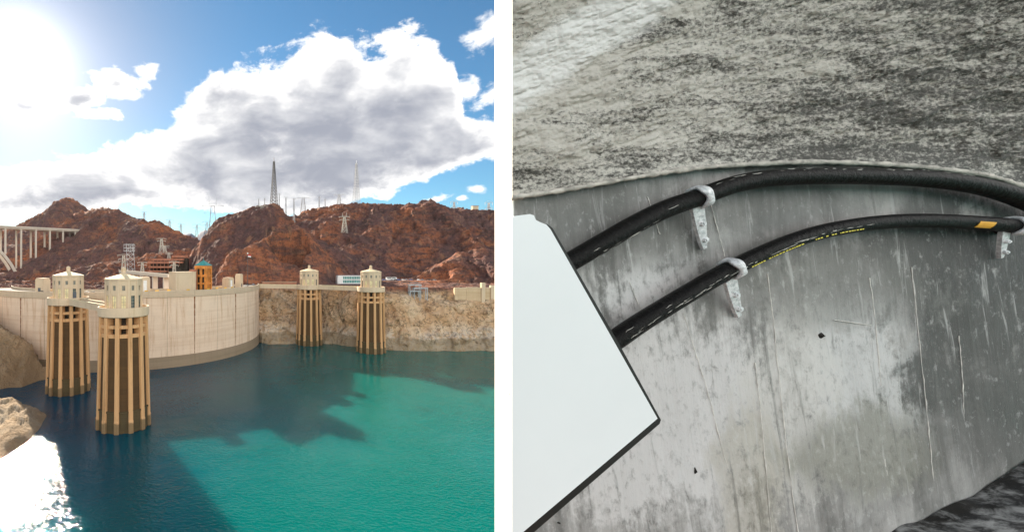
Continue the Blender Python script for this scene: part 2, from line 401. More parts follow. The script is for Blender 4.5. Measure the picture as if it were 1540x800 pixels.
def seg_dist(x, y, P):
    """distance to a polyline and its interpolated height"""
    best = np.full(x.shape, 1e9); hz = np.zeros(x.shape)
    for a, b in zip(P[:-1], P[1:]):
        dx, dy = b[0] - a[0], b[1] - a[1]; L2 = dx * dx + dy * dy + 1e-9
        t = np.clip(((x - a[0]) * dx + (y - a[1]) * dy) / L2, 0, 1)
        d = np.hypot(x - a[0] - t * dx, y - a[1] - t * dy)
        m = d < best; best = np.where(m, d, best)
        if len(a) > 2: hz = np.where(m, a[2] + t * (b[2] - a[2]), hz)
    return best, hz
def height(x, y):
    x = np.asarray(x, float); y = np.asarray(y, float); z0 = np.zeros_like(x)
    wx = x + 14 * fbm(x, y, z0, 60, 3, seed=3); wy = y + 14 * fbm(x, y, z0, 60, 3, seed=9)
    n_r = fbm(wx, wy, z0, 46, 6, .52, seed=21, ridged=True); n_f = fbm(x, y, z0, 9, 4, .55, seed=40)
    n_b = fbm(wx, wy, z0, 120, 4, .5, seed=55, ridged=True)
    h = np.full(x.shape, -22.0)
    # right bank: cliff and bench at crest level
    ysh = np.interp(x, SHORE[:, 0], SHORE[:, 1]); inside = (y > ysh) & (x > 12.5)
    ds, _ = seg_dist(x, y, SHORE)
    d = np.where(inside, ds, -ds)
    wob = d + 3.0 * n_f + 2.2 * n_r
    steep = np.clip((x - 95) / 60, 0, 1)
    pl = np.interp(wob, [-6, 0, 3, 11, 14], [-22, -1, 14, 42, 46.5]); pr = np.interp(wob, [-6, 0, 3, 9, 20, 27, 34], [-22, -1, 9, 14, 35, 38, 46.5])
    bank = pl * (1 - steep) + pr * steep
    h = np.where((x > -5) | (y < 395), np.maximum(h, np.where(inside | (ds < 8), bank, -22)), h)
    # ground downstream of the dam
    down = np.clip((y - 430) / 40, 0, 1) * 50 - 10 + 3 * n_r
    h = np.where(y > 405, np.maximum(h, np.where(x < 40, down, 46.5)), h)
    for P, sl, amp in RIDGES:
        ds, hz = seg_dist(x, y, P)
        fall = sl * (ds ** 2 / (ds + 6))
        k = np.clip(ds / 25, .25, 1.0)
        r = hz - fall + amp * (n_r * 2.1 * k + n_b * 2.2 * np.clip(ds / 60, 0, 1) + n_f * .7)
        h = np.maximum(h, np.where(hz - fall > -25, r, -22))
    for px, py, pr_, pz in PADS:
        w = np.clip((pr_ * 1.5 - np.hypot(x - px, y - py)) / (pr_ * .5), 0, 1); w = w * w * (3 - 2 * w)
        h = h * (1 - w) + pz * w
    return h
def ground(x, y): return float(height(np.array([x]), np.array([y]))[0])
for u, v, D, r in ((250, 411, 520, 30), (432, 425.5, 440, 16), (526, 427.5, 425, 16), (600, 424, 470, 18), (630, 424, 468, 18), (195, 412, 520, 9), (655, 424, 466, 12), (578, 424, 470, 14)):
    q = at(u, v, D); PADS.append((q.x, q.y, r, q.z if q.z > 48.6 else (48.6 if u > 570 else 47.0)))
def grid_mesh(name, X, Y, Z, mat, smooth=False):
    n, m = X.shape
    v = np.stack([X, Y, Z], -1).reshape(-1, 3)
    i = np.arange(n * m).reshape(n, m)
    f = np.stack([i[:-1, :-1], i[:-1, 1:], i[1:, 1:], i[1:, :-1]], -1).reshape(-1, 4)
    me = bpy.data.meshes.new(name); me.vertices.add(len(v)); me.vertices.foreach_set('co', v.ravel().astype(np.float32))
    me.loops.add(f.size); me.loops.foreach_set('vertex_index', f.ravel().astype(np.int32))
    me.polygons.add(len(f)); me.polygons.foreach_set('loop_start', np.arange(0, f.size, 4, dtype=np.int32)); me.polygons.foreach_set('loop_total', np.full(len(f), 4, np.int32))
    me.update(); me.validate()
    if smooth: me.shade_smooth()
    return link(name, me, mat)
def terrain(name, a0, a1, na, rs, mat='canyon_rock'):
    a = np.radians(np.linspace(a0, a1, na)); A, D = np.meshgrid(a, rs)
    X = np.tan(A) * D; Y = D + 0 * X
    Z = height(X, Y)
    amp = np.clip(D / 400, .5, 2.2)
    cl = np.clip((48 - Z) / 8, 0, 1) * np.clip((Z + 8) / 6, 0, 1)
    amp = amp * (1 + 1.5 * cl)
    wl = np.clip((Z + .5) / 6, 0, 1)
    amp = amp * wl
    for px, py, pr_, pz in PADS: amp = amp * (1 - np.clip((pr_ * 1.5 - np.hypot(X - px, Y - py)) / (pr_ * .5), 0, .96))
    Z = Z + amp * 1.3 * (np.abs(fbm(X, Y, Z, 22, 4, .55, 61)) - .2) + amp * 2.6 * (fbm(X, Y, Z, 19, 4, .6, 66, True) - .42) * np.clip((Z - 40) / 20, 0, 1)
    X = X + amp * 2.2 * fbm(X, Y, Z, 7, 4, .55, 70); Y = Y + amp * 2.8 * fbm(X, Y, Z, 8, 4, .55, 80)
    Z = Z + amp * 1.2 * (fbm(X, Y, Z, 6, 4, .6, 90, True) - .42)
    return tag(grid_mesh(name, X, Y, Z, mat), kind='structure')
rs = np.concatenate([np.linspace(118, 240, 70), np.linspace(241, 320, 60), np.linspace(321, 420, 240), np.linspace(421, 480, 80), np.linspace(481, 620, 120), np.linspace(622, 840, 140), np.linspace(850, 1600, 90)])
terrain('canyon_terrain', -37, 31.5, 620, rs)
terrain('canyon_terrain_beyond_wall', 31.5, 58, 110, np.concatenate([np.linspace(150, 700, 160), np.linspace(705, 1200, 50)]))
# distant mesas, haze put into their colour as a blue tint
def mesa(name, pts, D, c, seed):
    simple(name + '_hazed_rock', c, .95, .2, .004)
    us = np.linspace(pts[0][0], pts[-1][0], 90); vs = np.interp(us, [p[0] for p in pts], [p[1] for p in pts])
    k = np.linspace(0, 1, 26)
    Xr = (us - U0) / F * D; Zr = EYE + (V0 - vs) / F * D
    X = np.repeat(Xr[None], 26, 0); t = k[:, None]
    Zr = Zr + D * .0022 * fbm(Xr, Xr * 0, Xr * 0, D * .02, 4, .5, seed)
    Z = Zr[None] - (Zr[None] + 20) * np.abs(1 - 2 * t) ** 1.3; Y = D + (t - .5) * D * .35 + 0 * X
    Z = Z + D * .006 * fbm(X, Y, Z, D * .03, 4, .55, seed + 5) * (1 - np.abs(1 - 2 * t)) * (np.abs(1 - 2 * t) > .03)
    tag(grid_mesh(name, X, Y, Z, name + '_hazed_rock'), kind='structure')
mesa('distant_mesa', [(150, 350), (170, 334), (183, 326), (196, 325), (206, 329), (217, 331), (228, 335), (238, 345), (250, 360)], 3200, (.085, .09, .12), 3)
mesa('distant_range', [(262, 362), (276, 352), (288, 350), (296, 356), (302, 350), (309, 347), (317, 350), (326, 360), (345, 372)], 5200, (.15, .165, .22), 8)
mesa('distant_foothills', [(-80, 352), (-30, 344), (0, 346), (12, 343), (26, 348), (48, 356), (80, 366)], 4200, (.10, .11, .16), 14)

# the bluff that the viewer and the concrete wall stand on
gx, gy = np.meshgrid(np.linspace(-70, 95, 120), np.linspace(-70, 70, 100))
rr = np.hypot(np.maximum(np.abs(gx - 6) - 9, 0), gy); 
gz = 57.6 - 1.15 * np.maximum(rr - 11, 0) + np.minimum(1, np.maximum(rr - 9, 0) / 8) * 3 * fbm(gx, gy, gx * 0, 12, 5, .55, 5, True)
tag(grid_mesh('rock_bluff', gx, gy, np.maximum(gz, -6), 'canyon_rock'), kind='structure')
# lake
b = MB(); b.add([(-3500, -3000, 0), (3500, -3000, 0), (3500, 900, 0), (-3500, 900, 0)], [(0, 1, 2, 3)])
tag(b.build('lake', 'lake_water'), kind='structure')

# ------------------------------------------------------------------ dam
CX, CY, RD = -100.0, 376.0, 110.0
def arc(r, deg, z): return (CX + r * math.cos(R(deg)), CY + r * math.sin(R(deg)), z)
def arcbox(mb, r0, r1, d0, d1, z0, z1, n):
    vs = []; fs = []
    for i in range(n + 1):
        d = d0 + (d1 - d0) * i / n
        vs += [arc(r0, d, z0), arc(r1, d, z0), arc(r1, d, z1), arc(r0, d, z1)]
    for i in range(n):
        o = 4 * i
        for k in range(4): fs.append((o + k, o + (k + 1) % 4, o + 4 + (k + 1) % 4, o + 4 + k))
    fs += [(0, 1, 2, 3), (4 * n, 4 * n + 3, 4 * n + 2, 4 * n + 1)]
    return mb.add(vs, fs)
def on_crest(u, r):   # where the line of sight over pixel column u crosses radius r on the near side
    k = (u - U0) / F; a = k * k + 1; bb = -2 * (k * CX + CY); c = CX * CX + CY * CY - r * r
    D = (-bb - math.sqrt(max(bb * bb - 4 * a * c, 0))) / (2 * a)
    X = k * D; return X, D, math.degrees(math.atan2(D - CY, X - CX))
dam = tag(empty('arch_dam', (CX, CY - RD, 0)), 'curved pale concrete arch dam with rust streaked joints holding back the lake', 'dam')
def dampart(name, mb, mat, parent=None):
    o = mb.build(name, mat, dam if parent is None else parent)
    o.matrix_parent_inverse = Matrix.Translation((-CX, -(CY - RD), 0)) if parent is None else Matrix.Identity(4)
    return o
JO = [-13.8 - 20 * k for k in range(-1, 8)]
for k in range(8):
    hi, lo_ = JO[k] - .05, JO[k + 1] + .05
    m = MB(); arcbox(m, 93, RD, lo_, hi, 7.2, 45.2, 22); dampart('face_panel', m, 'dam_face')
    m = MB(); arcbox(m, 93, RD + .45, lo_, hi, -22, 7.1, 22); dampart('base_course', m, 'dam_low')
    m = MB(); arcbox(m, 92, RD + .55, lo_, hi, 45.25, 46.3, 22); dampart('cornice', m, 'dam_parapet')
    m = MB(); arcbox(m, RD - .45, RD + .3, lo_, hi, 46.35, 49.3, 22); dampart('parapet', m, 'dam_parapet')
    m = MB(); arcbox(m, 92, 92.5, lo_, hi, 48.1, 49.9, 22); dampart('downstream_parapet', m, 'dam_parapet')
m = MB(); arcbox(m, 91.5, RD - .5, JO[-1], JO[0], 46.35, 48.0, 180); dampart('crest_roadway', m, 'asphalt')
for j in JO[1:-1]:    # run-off from the joints: ragged rust streaks
    m = MB(); vs = []; fs = []; nz = 40
    for i in range(nz + 1):
        z = 7.4 + (45 - 7.4) * i / nz
        w = (.20 + .42 * (i / nz) ** 1.5 * (.6 + .4 * random.random())) * (.7 + .6 * random.random())
        for sgn in (-1, 1): vs.append(arc(RD + .03, j + sgn * w / 2 * 1.0, z))
    for i in range(nz): fs.append((2 * i, 2 * i + 1, 2 * i + 3, 2 * i + 2))
    m.add(vs, fs); dampart('rust_streak', m, 'rust')
JM = [j - 10 for j in JO[:-1]]
for j in JM:
    m = MB(); arcbox(m, RD, RD + .03, j - .05, j + .05, 7.3, 45, 1); dampart('faint_joint', m, 'dam_low')

# ------------------------------------------------------------------ intake towers
def P2(r, a, z): return Vector((r * math.cos(a), r * math.sin(a), z))
T1 = (-51.5, 180.0); T2 = (-94.4, 228.0); T3 = (51.5, 360.0); T4 = (94.0, 329.0)
A0 = math.atan2(-T1[1], -T1[0])      # direction from the first tower to the viewer
def make_tower():
    t = empty('intake_tower', (0, 0, 0))
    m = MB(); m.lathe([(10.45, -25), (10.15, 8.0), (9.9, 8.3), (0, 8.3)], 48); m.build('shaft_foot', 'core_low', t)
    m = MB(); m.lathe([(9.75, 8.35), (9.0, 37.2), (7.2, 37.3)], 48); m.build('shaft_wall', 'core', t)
    m = MB(); m.lathe([(6.4, 37.0), (6.4, 45.4)], 24); m.build('gate_recess', 'dark', t)
    m = MB(); m.lathe([(10.5, 7.9), (10.5, 8.5), (9.5, 8.6)], 48); m.build('ledge', 'core_low', t)
    rib = bar_ = None
    for k in range(12):
        a = A0 + R(15 + 30 * k)
        if rib is None:
            mb = MB(); w0, w1 = .92, .80
            vs = []
            for z, ro, ri, w in ((-25, 11.5, 8.3, w0 * 1.06), (4.5, 11.15, 8.3, w0 * 1.05), (5.2, 10.95, 8.2, w0), (45.3, 9.95, 6.3, w1)):
                vs += [(ri, -w, z), (ro - .25, -w, z), (ro, -w + .25, z), (ro, w - .25, z), (ro - .25, w, z), (ri, w, z)]
            fs = []
            for i in range(3):
                for q in range(6): fs.append((6 * i + q, 6 * i + (q + 1) % 6, 6 * i + 6 + (q + 1) % 6, 6 * i + 6 + q))
            fs += [tuple(range(6)), tuple(range(23, 17, -1))]
            mb.add(vs, fs); rib = mb.mesh('rib')
        o = link('rib', rib, 'rib', t); o.rotation_euler.z = a
        for z0, z1 in ((37.3, 38.8), (41.0, 42.3)):
            mb = MB(); n = 4; a0, a1 = R(30 * k + 19), R(30 * k + 41); vs = []; fs = []
            for i in range(n + 1):
                aa = A0 + a0 + (a1 - a0) * i / n
                for r_, zz in ((8.0, z0), (9.35, z0), (9.35, z1), (8.0, z1)): vs.append(P2(r_, aa, zz))
            for i in range(n):
                for q in range(4): fs.append((4 * i + q, 4 * i + (q + 1) % 4, 4 * i + 4 + (q + 1) % 4, 4 * i + 4 + q))
            fs += [(0, 1, 2, 3), (4 * n + 3, 4 * n + 2, 4 * n + 1, 4 * n)]
            mb.add(vs, fs); mb.build('crossbar', 'rib', t)
    m = MB(); m.lathe([(6, 45.35), (9.9, 45.35), (10.3, 45.7), (10.3, 49.1), (10.2, 49.25), (9.8, 49.25), (9.7, 49.1), (9.7, 48.2), (0, 48.2)], 64)
    m.build('deck_collar', 'cabin', t)
    # cabin: twelve flat faces with real openings, a pilaster at every corner
    ra = 7.3; half = ra * math.tan(R(15)); wallm = MB()
    for k in range(12):
        a = A0 + R(30 * k); M = Matrix.Rotation(a, 4, 'Z') @ Matrix.Translation((ra, 0, 0))
        bx = lambda y0, y1, z0, z1: wallm.box(-.5, 0, y0, y1, z0, z1, M)
        lw, uw = .85, .6
        bx(-half, -lw, 48.25, 60); bx(lw, half, 48.25, 60)
        bx(-lw, lw, 48.25, 48.9); bx(-lw, lw, 53.9, 56); bx(-lw, lw, 58, 60); bx(-lw, -uw, 56, 58); bx(uw, lw, 56, 58)
        g = MB().box(-.42, -.34, -lw, lw, 48.9, 53.9, M)
        win = g.build('tall_window', 'glass_pale' if k in (0, 11, 10, 5) else 'glass_dark', t)
        g = MB().box(-.33, -.26, -.05, .05, 48.9, 53.9, M)
        for zz in (50.1, 51.3, 52.5): g.box(-.325, -.27, -lw, lw, zz, zz + .09, M)
        g.build('mullion', 'mullion', win)
        g = MB().box(-.42, -.34, -uw, uw, 56, 58, M); g.build('small_window', 'glass_mid', t)
        M2 = Matrix.Rotation(a + R(15), 4, 'Z') @ Matrix.Translation((ra / math.cos(R(15)), 0, 0))
        MB().box(-.5, .14, -.42, .42, 48.22, 60.1, M2).build('pilaster', 'cabin', t)
    wallm.build('cabin_wall', 'cabin', t)
    m = MB(); m.lathe([(6.7, 54.35), (7.62, 54.35), (7.62, 54.75), (6.7, 54.75)], 12, off=A0 + R(15)); m.build('string_course', 'cabin', t)
    m = MB(); m.lathe([(6.5, 60.05), (7.85, 60.05), (7.85, 60.75), (7.6, 60.8)], 12, off=A0 + R(15)); m.build('cornice', 'cabin', t)
    m = MB(); m.lathe([(7.62, 60.8), (1.0, 62.6), (0, 62.7)], 12, off=A0 + R(15)); rf = m.build('roof', 'roof', t)
    m = MB(); m.lathe([(1.25, 62.2), (1.2, 62.9), (.98, 63.0), (.98, 64.4), (1.08, 64.5), (1.02, 64.8), (.75, 65.2), (.3, 65.45), (0, 65.5)], 14); m.build('lantern', 'cabin', rf, True)
    return t
tw = make_tower(); tw.location = (*T1, 0)
tag(tw, 'tallest looking round ribbed intake tower with pale lit cabin windows, joined to its twin by a walkway', 'tower', 'intake towers in the lake')
tw['label'] = 'ribbed intake tower at the open lake end of the walkway in front of the dam'
def tower_copy(p, label):
    c = copy_tree(tw); c.location = (*p, 0); c['label'] = label; return c
t2 = tower_copy(T2, 'ribbed intake tower with a dark door, standing between its twin and the dam face')
t3 = tower_copy(T3, 'ribbed intake tower close beside the end of the dam, before the cream cliff')
t4 = tower_copy(T4, 'ribbed intake tower before the cream cliff, at the far end of the cliffside walkway')
a = A0 + R(30); M = Matrix.Rotation(a, 4, 'Z') @ Matrix.Translation((7.3, 0, 0))
MB().box(-.1, .12, -.95, .95, 48.2, 52.2, M).build('door', 'door_grey', t2)

def walkway(p, q, r0, r1, label, grp='walkways to the intake towers'):
    p = Vector((*p, 0)); q = Vector((*q, 0)); d = (q - p); L = d.length; d.normalize()
    a = p + d * r0; L2 = L - r0 - r1; ang = math.atan2(d.y, d.x)
    w = tag(empty('walkway', (a.x, a.y, 45.8), ang), label, 'walkway', grp)
    MB().box(0, L2, -2.6, 2.6, 0.6, 2.2).build('deck', 'asphalt', w)
    for s in (-1, 1):
        MB().box(0, L2, s * 2.9 - .3, s * 2.9 + .3, 0, 3.0).build('side_girder', 'cabin', w)
        MB().box(0, L2, s * 2.9 - .38, s * 2.9 + .38, 3.0, 3.3).build('rail', 'roof', w)
    return w
walkway(T1, T2, 9.6, 9.6, 'concrete walkway joining the two intake towers in front of the dam')
walkway(T4, T3, 9.6, 9.6, 'concrete walkway joining the two intake towers in front of the cream cliff')
e3 = arc(RD, -2, 0); walkway(T3, e3[:2], 9.6, .5, 'concrete walkway from the end of the dam to the first cliffside tower')
e2 = arc(RD, -92, 0); walkway(T2, e2[:2], 9.6, .5, 'short concrete walkway from the dam to the tower with the dark door')

# ------------------------------------------------------------------ things on the crest
def facing(x, y): return math.atan2(x, y) * -1
def elevator_house(u, r, w, h, label, white_door=False, ang=None):
    x, y, d = on_crest(u, r); t = tag(empty('elevator_house', (x, y, 48.02), R(d + 90)), label, 'building', 'elevator houses on the dam crest')
    MB().box(-w / 2, w / 2, -w * .42, w * .42, 0, h - 1.1).build('wall', 'cream_wall', t)
    MB().box(-w * .44, w * .44, -w * .36, w * .36, h - 1.1, h).build('parapet', 'cabin', t)
    for sx in (-1, 1): MB().box(sx * w * .40 - .35, sx * w * .40 + .35, -w * .42 - .15, -w * .42, 0, h - .6).build('pilaster', 'cabin', t)
    dr = MB().box(-w * .16, w * .16, -w * .42 - .08, -w * .42 + .3, .02, h * .78 if white_door else 3.0).build('door', 'white_paint' if white_door else 'door_grey', t)
    MB().box(-w * .2, w * .2, -w * .42 - .1, -w * .42 + .1, (h * .78 if white_door else 3.0) + .05, (h * .78 if white_door else 3.0) + .5).build('lintel', 'cabin', t)
    return t
elevator_house(64.5, 98, 7.0, 9.3, 'square cream elevator house on the dam crest beside a dark vehicle')
elevator_house(217.5, 98, 6.6, 10.0, 'cream elevator house with a tall white door, behind the tower with lit windows', True)
elevator_house(343, 100, 7.0, 8.4, 'wide cream elevator house with a tall white door, next to a narrower one', True)
elevator_house(359.5, 100, 5.4, 10.6, 'narrow cream elevator house near the flagpole')
# cream windowless hall and ochre lookout tower
x, y, d = on_crest(274.5, 97)
t = tag(empty('exhibit_hall', (x, y, 48.02), R(d + 100)), 'plain windowless cream hall on the dam crest beside the ochre tower', 'building')
MB().box(-8.4, 8.4, -4, 4, 0, 12.6).build('wall', 'cream_wall', t); MB().box(-8.6, 8.6, -4.2, 4.2, 12.62, 13.2).build('coping', 'cabin', t)
MB().box(8.45, 11, -2, 3.6, 0, 14.6).build('stair_wing', 'terracotta', t)
x, y, d = on_crest(306, 97)
t = tag(empty('lookout_tower', (x, y, 48.02), R(d + 115)), 'square ochre lookout tower with open arches under a teal pyramid roof', 'tower')
hw = 3.7
for sx in (-1, 1):
    for sy in (-1, 1): MB().box(sx * hw - .9, sx * hw + .9, sy * hw - .9, sy * hw + .9, 0, 17.0).build('corner_pier', 'ochre', t)
MB().box(-hw + .5, hw - .5, -hw + .5, hw - .5, 0, 16.8).build('core', 'dark', t)
for z0, z1 in ((4.2, 5.4), (9.4, 11.0), (15.0, 17.3)):
    MB().box(-hw - 1.0, hw + 1.0, -hw - 1.0, hw + 1.0, z0 + .05, z1).build('floor_band', 'ochre', t)
for k in range(4):
    M = Matrix.Rotation(k * math.pi / 2, 4, 'Z')
    MB().box(-.9, .9, -hw - .55, -hw + .3, 0, 15, M).build('mid_pier', 'ochre', t)
m = MB(); h2 = hw + 1.3; m.add([(-h2, -h2, 17.35), (h2, -h2, 17.35), (h2, h2, 17.35), (-h2, h2, 17.35), (0, 0, 21.2)], [(0, 1, 4), (1, 2, 4), (2, 3, 4), (3, 0, 4), (3, 2, 1, 0)])
rf = m.build('roof', 'teal_roof', t); m = MB(); m.lathe([(.25, 21.0), (.2, 22.0), (0, 22.9)], 8); m.build('finial', 'teal_roof', rf)
# flagpole
x, y, d = on_crest(372.5, 103); 
t = tag(empty('flagpole', (x, y, 48.02)), 'tall dark flagpole with flag and white ball near the end of the dam', 'flagpole')
m = MB(); m.lathe([(.55, 0), (.5, .8), (.26, 1.0), (.16, 26.5), (0, 26.6)], 10); m.build('pole', 'steel_dark', t)
m = MB(); m.lathe([(0, 26.4), (.5, 26.7), (.6, 27.1), (.4, 27.5), (0, 27.7)], 10); m.build('ball', 'white_paint', t, True)
for i in range(2):
    m = MB(); n = 8; vs = []
    for k in range(n + 1):
        for zz in (0, 1): vs.append((.15 + k * .32, .22 * math.sin(k * 1.1), 24.2 + i * 1.0 + zz * .98 - k * .05))
    fs = [(2 * k, 2 * k + 2, 2 * k + 3, 2 * k + 1) for k in range(n)]
    m.add(vs, fs); m.build('flag_band', 'flag_red' if i else 'flag_white', t)

# ------------------------------------------------------------------ vehicles
def make_car(name, paint, L=4.5, h=1.45, van=False):
    t = empty(name, (0, 0, 0)); w = .88
    if van: prof = [(-L / 2, .35), (-L / 2, h - .1), (-L / 2 + .2, h), (L / 2 - .9, h), (L / 2 - .25, h * .58), (L / 2, h * .5), (L / 2, .35)]
    else: prof = [(-L / 2, .38), (-L / 2, .85), (-L * .36, .92), (-L * .22, h), (L * .10, h), (L * .26, .92), (L / 2 - .1, .78), (L / 2, .38)]
    m = MB(); k = len(prof); vs = [(x_, -w, z_) for x_, z_ in prof] + [(x_, w, z_) for x_, z_ in prof]
    vs = [(x_, y_ * (.86 if z_ > 1.0 and not van else 1), z_) for x_, y_, z_ in vs]
    fs = [tuple(range(k)), tuple(range(2 * k - 1, k - 1, -1))] + [(i, (i + 1) % k, k + (i + 1) % k, k + i) for i in range(k)]
    m.add(vs, fs); body = m.build('body', paint, t)
    z0, z1 = (h * .55, h * .86) if van else (.96, h - .1)
    for s in (-1, 1):
        m = MB().box(-L * (.4 if van else .24), L * (.24 if van else .16), s * (w if van else w * .93) - .04, s * (w if van else w * .93) + .04, z0, z1); m.build('side_window', 'glass_dark', t)
        for xx in (-L * .31, L * .31):
            m = MB(); m.tube([(xx, s * (w - .12), .33), (xx, s * (w + .05), .33)], .33, 12); m.build('wheel', 'tyre', t)
    return t
protos = {}
CARLAB = {'car_white': 'white car parked in the row under the red hillside', 'car_blue': 'dark blue car parked in the row under the red hillside', 'car_grey': 'grey car parked in the row under the red hillside', 'car_dark': 'black car parked in the row under the red hillside', 'car_red': 'red car parked in the row under the red hillside'}
cols = ['car_blue', 'car_white', 'car_grey', 'car_dark', 'car_blue', 'car_white', 'car_grey', 'car_blue', 'car_dark', 'car_white', 'car_grey', 'car_dark', 'car_dark', 'car_grey']
for i, c in enumerate(cols):
    u = 577 + i * 5.9 + random.uniform(-1, 1); q = at(u, 424, 462 + random.uniform(-3, 3)); zg = max(ground(q.x, q.y), 48.6) + .15
    if c not in protos: protos[c] = o = make_car('parked_car', c)
    else: o = copy_tree(protos[c])
    o.location = (q.x, q.y, zg); o.rotation_euler.z = R(random.uniform(-25, 25) + (180 if i % 2 else 0)); tag(o, CARLAB[c], 'car', 'cars parked below the hill')
for i, (u, L) in enumerate(((586, 8.0), (592.5, 6.5))):
    q = at(u, 424, 472); o = make_car('parked_van', 'car_white', L, 3.1, True); o.location = (q.x, q.y, max(ground(q.x, q.y), 48.6) + .1); o.rotation_euler.z = R(8 * i)
    tag(o, ('long white motorhome behind the parked cars', 'shorter white van behind the parked cars')[i], 'van')
lab2 = ['black car driving on the dam crest beside the square elevator house', 'dark car on the dam crest between the two nearer towers', 'white car on the dam crest between the two nearer towers', 'black car stopped near the foot of the flagpole', 'grey car behind the flagpole, at the foot of the red cliff']
for i, (u, c) in enumerate(((62, 'car_dark'), (140, 'car_dark'), (131, 'car_white'), (372, 'car_dark'), (381, 'car_grey'))):
    x, y, d = on_crest(u, 105 if i < 3 else 98); o = make_car('car_on_crest' if i < 3 else 'parked_car', c); o.location = (x, y, 48.01); o.rotation_euler.z = R(d + 90); tag(o, lab2[i], 'car')
bar_p = None
for i, u in enumerate((220, 236, 254, 283, 313, 326, 339, 349)):   # yellow road barriers on the crest
    x, y, d = on_crest(u, 106.5)
    if bar_p is None:
        bar_p = empty('road_barrier', (0, 0, 0))
        MB().box(-1.1, 1.1, -.3, .3, .25, 1.75).build('panel', 'yellow', bar_p); MB().box(-1.15, 1.15, -.33, .33, .8, 1.1).build('stripe', 'steel_dark', bar_p)
        for s in (-1, 1): MB().box(s * .8 - .15, s * .8 + .15, -.5, .5, 0, .25).build('foot', 'steel_dark', bar_p)
        o = bar_p
    else: o = copy_tree(bar_p)
    o.location = (x, y, 48.01); o.rotation_euler.z = R(d + 90); tag(o, 'yellow road barrier standing on the dam crest roadway', 'barrier', 'barriers on the crest')

# ------------------------------------------------------------------ buildings on the benches
def flat_building(name, u0, u1, v0, v1, D, depth, label, glass=None, opening=False, cat='building'):
    a = at(u0, v1, D); b_ = at(u1, v0, D); h = b_.z - a.z; L = b_.x - a.x
    zb = min(a.z, 47.4)
    t = tag(empty(name, ((a.x + b_.x) / 2, D, zb)), label, cat); h = b_.z - zb
    if glass:
        MB().box(-L / 2 + .3, L / 2 - .3, .5, depth, 0, h - .6).build('core', 'green_glass', t)
        for z0, z1 in ((0, h * .18), (h * .5, h * .6), (h - .9, h)): MB().box(-L / 2, L / 2, 0, depth + .3, z0, z1).build('floor_band', 'white_paint', t)
        n = 14
        for i in range(n + 1):
            xx = -L / 2 + .2 + (L - .4) * i / n; MB().box(xx - .12, xx + .12, .15, .45, h * .18, h - .9).build('mullion', 'white_paint', t)
        MB().box(-L / 2 - .25, -L / 2 + L * .22, -.2, depth, 0.02, h - .92).build('end_wall', 'white_paint', t)
    else:
        MB().box(-L / 2, L / 2, 0, depth, 0, h - .5).build('wall', 'white_paint', t); MB().box(-L / 2 - .3, L / 2 + .3, -.3, depth + .3, h - .5, h).build('roof_slab', 'cabin', t)
        MB().box(L * .05, L * .30, -.06, .2, .8, h * .45).build('opening', 'dark', t)
        for i in range(3): MB().box(-L * .42 + i * L * .13, -L * .36 + i * L * .13, -.05, .2, h * .5, h * .72).build('window', 'glass_dark', t)
    return t
flat_building('service_building', 413, 449, 414.5, 426, 440, 9, 'low white service building under the red cliff with one dark opening')
flat_building('office_building', 508, 544, 414.5, 428, 422, 9, 'two storey white building with green glass bands between the cliffside towers', glass=True)
# terraced car park
q = at(250, 410, 520); t = tag(empty('parking_structure', (q.x, q.y, q.z)), 'terraced terracotta parking structure with dark open storeys on the hillside', 'building')
k = 520 / F
for u0, u1, v0, v1, dy in ((256, 281, 384, 387, 10), (226, 275, 389, 391.6, 6), (221, 274, 393.2, 396, 2), (223, 258, 400.4, 403, 0), (223, 250, 407, 409.5, 0)):
    MB().box((u0 - 250) * k, (u1 - 250) * k, dy, 26, (410 - v1) * k, (410 - v0) * k).build('floor_slab', 'terracotta', t)
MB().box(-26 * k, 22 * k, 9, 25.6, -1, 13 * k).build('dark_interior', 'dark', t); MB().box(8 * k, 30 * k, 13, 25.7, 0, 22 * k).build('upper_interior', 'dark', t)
for i in range(9): MB().box((-26 + i * 5.6) * k - .3, (-26 + i * 5.6) * k + .3, 3.2, 3.9, -1 if i < 6 else 8, (410 - 396) * k).build('column', 'terracotta', t)
for i in range(8): MB().box((-21 + i * 5.6) * k - .3, (-21 + i * 5.6) * k + .3, 6.6, 7.2, 14 * k, (410 - 391.6) * k).build('column', 'terracotta', t)
# approach viaduct
A_ = at(184, 408, 470); B_ = at(258, 415, 395); d = B_ - A_; L = d.length
t = tag(empty('approach_viaduct', A_, math.atan2(d.y, d.x)), 'pale concrete road viaduct descending below the terraced parking structure', 'viaduct')
sl = math.atan2(d.z, math.hypot(d.x, d.y)); M = Matrix.Rotation(-sl, 4, 'Y')
MB().box(0, L, -4, 4, -1.6, 0, M).build('deck', 'bridge_conc', t)
for s in (-1, 1): MB().box(0, L, s * 4 - .2, s * 4 + .2, .02, 1.3, M).build('parapet', 'bridge_conc', t)
for i in range(5):
    xx = L * (i + .5) / 5; p = t.location + Vector((math.cos(t.rotation_euler.z) * xx, math.sin(t.rotation_euler.z) * xx, 0))
    zt = math.tan(sl) * xx - 1.5; zb = min(ground(p.x, p.y) - t.location.z - 2, zt - 3)
    MB().box(xx - 1, xx + 1, -2.6, 2.6, zb, zt).build('pier', 'bridge_conc', t)
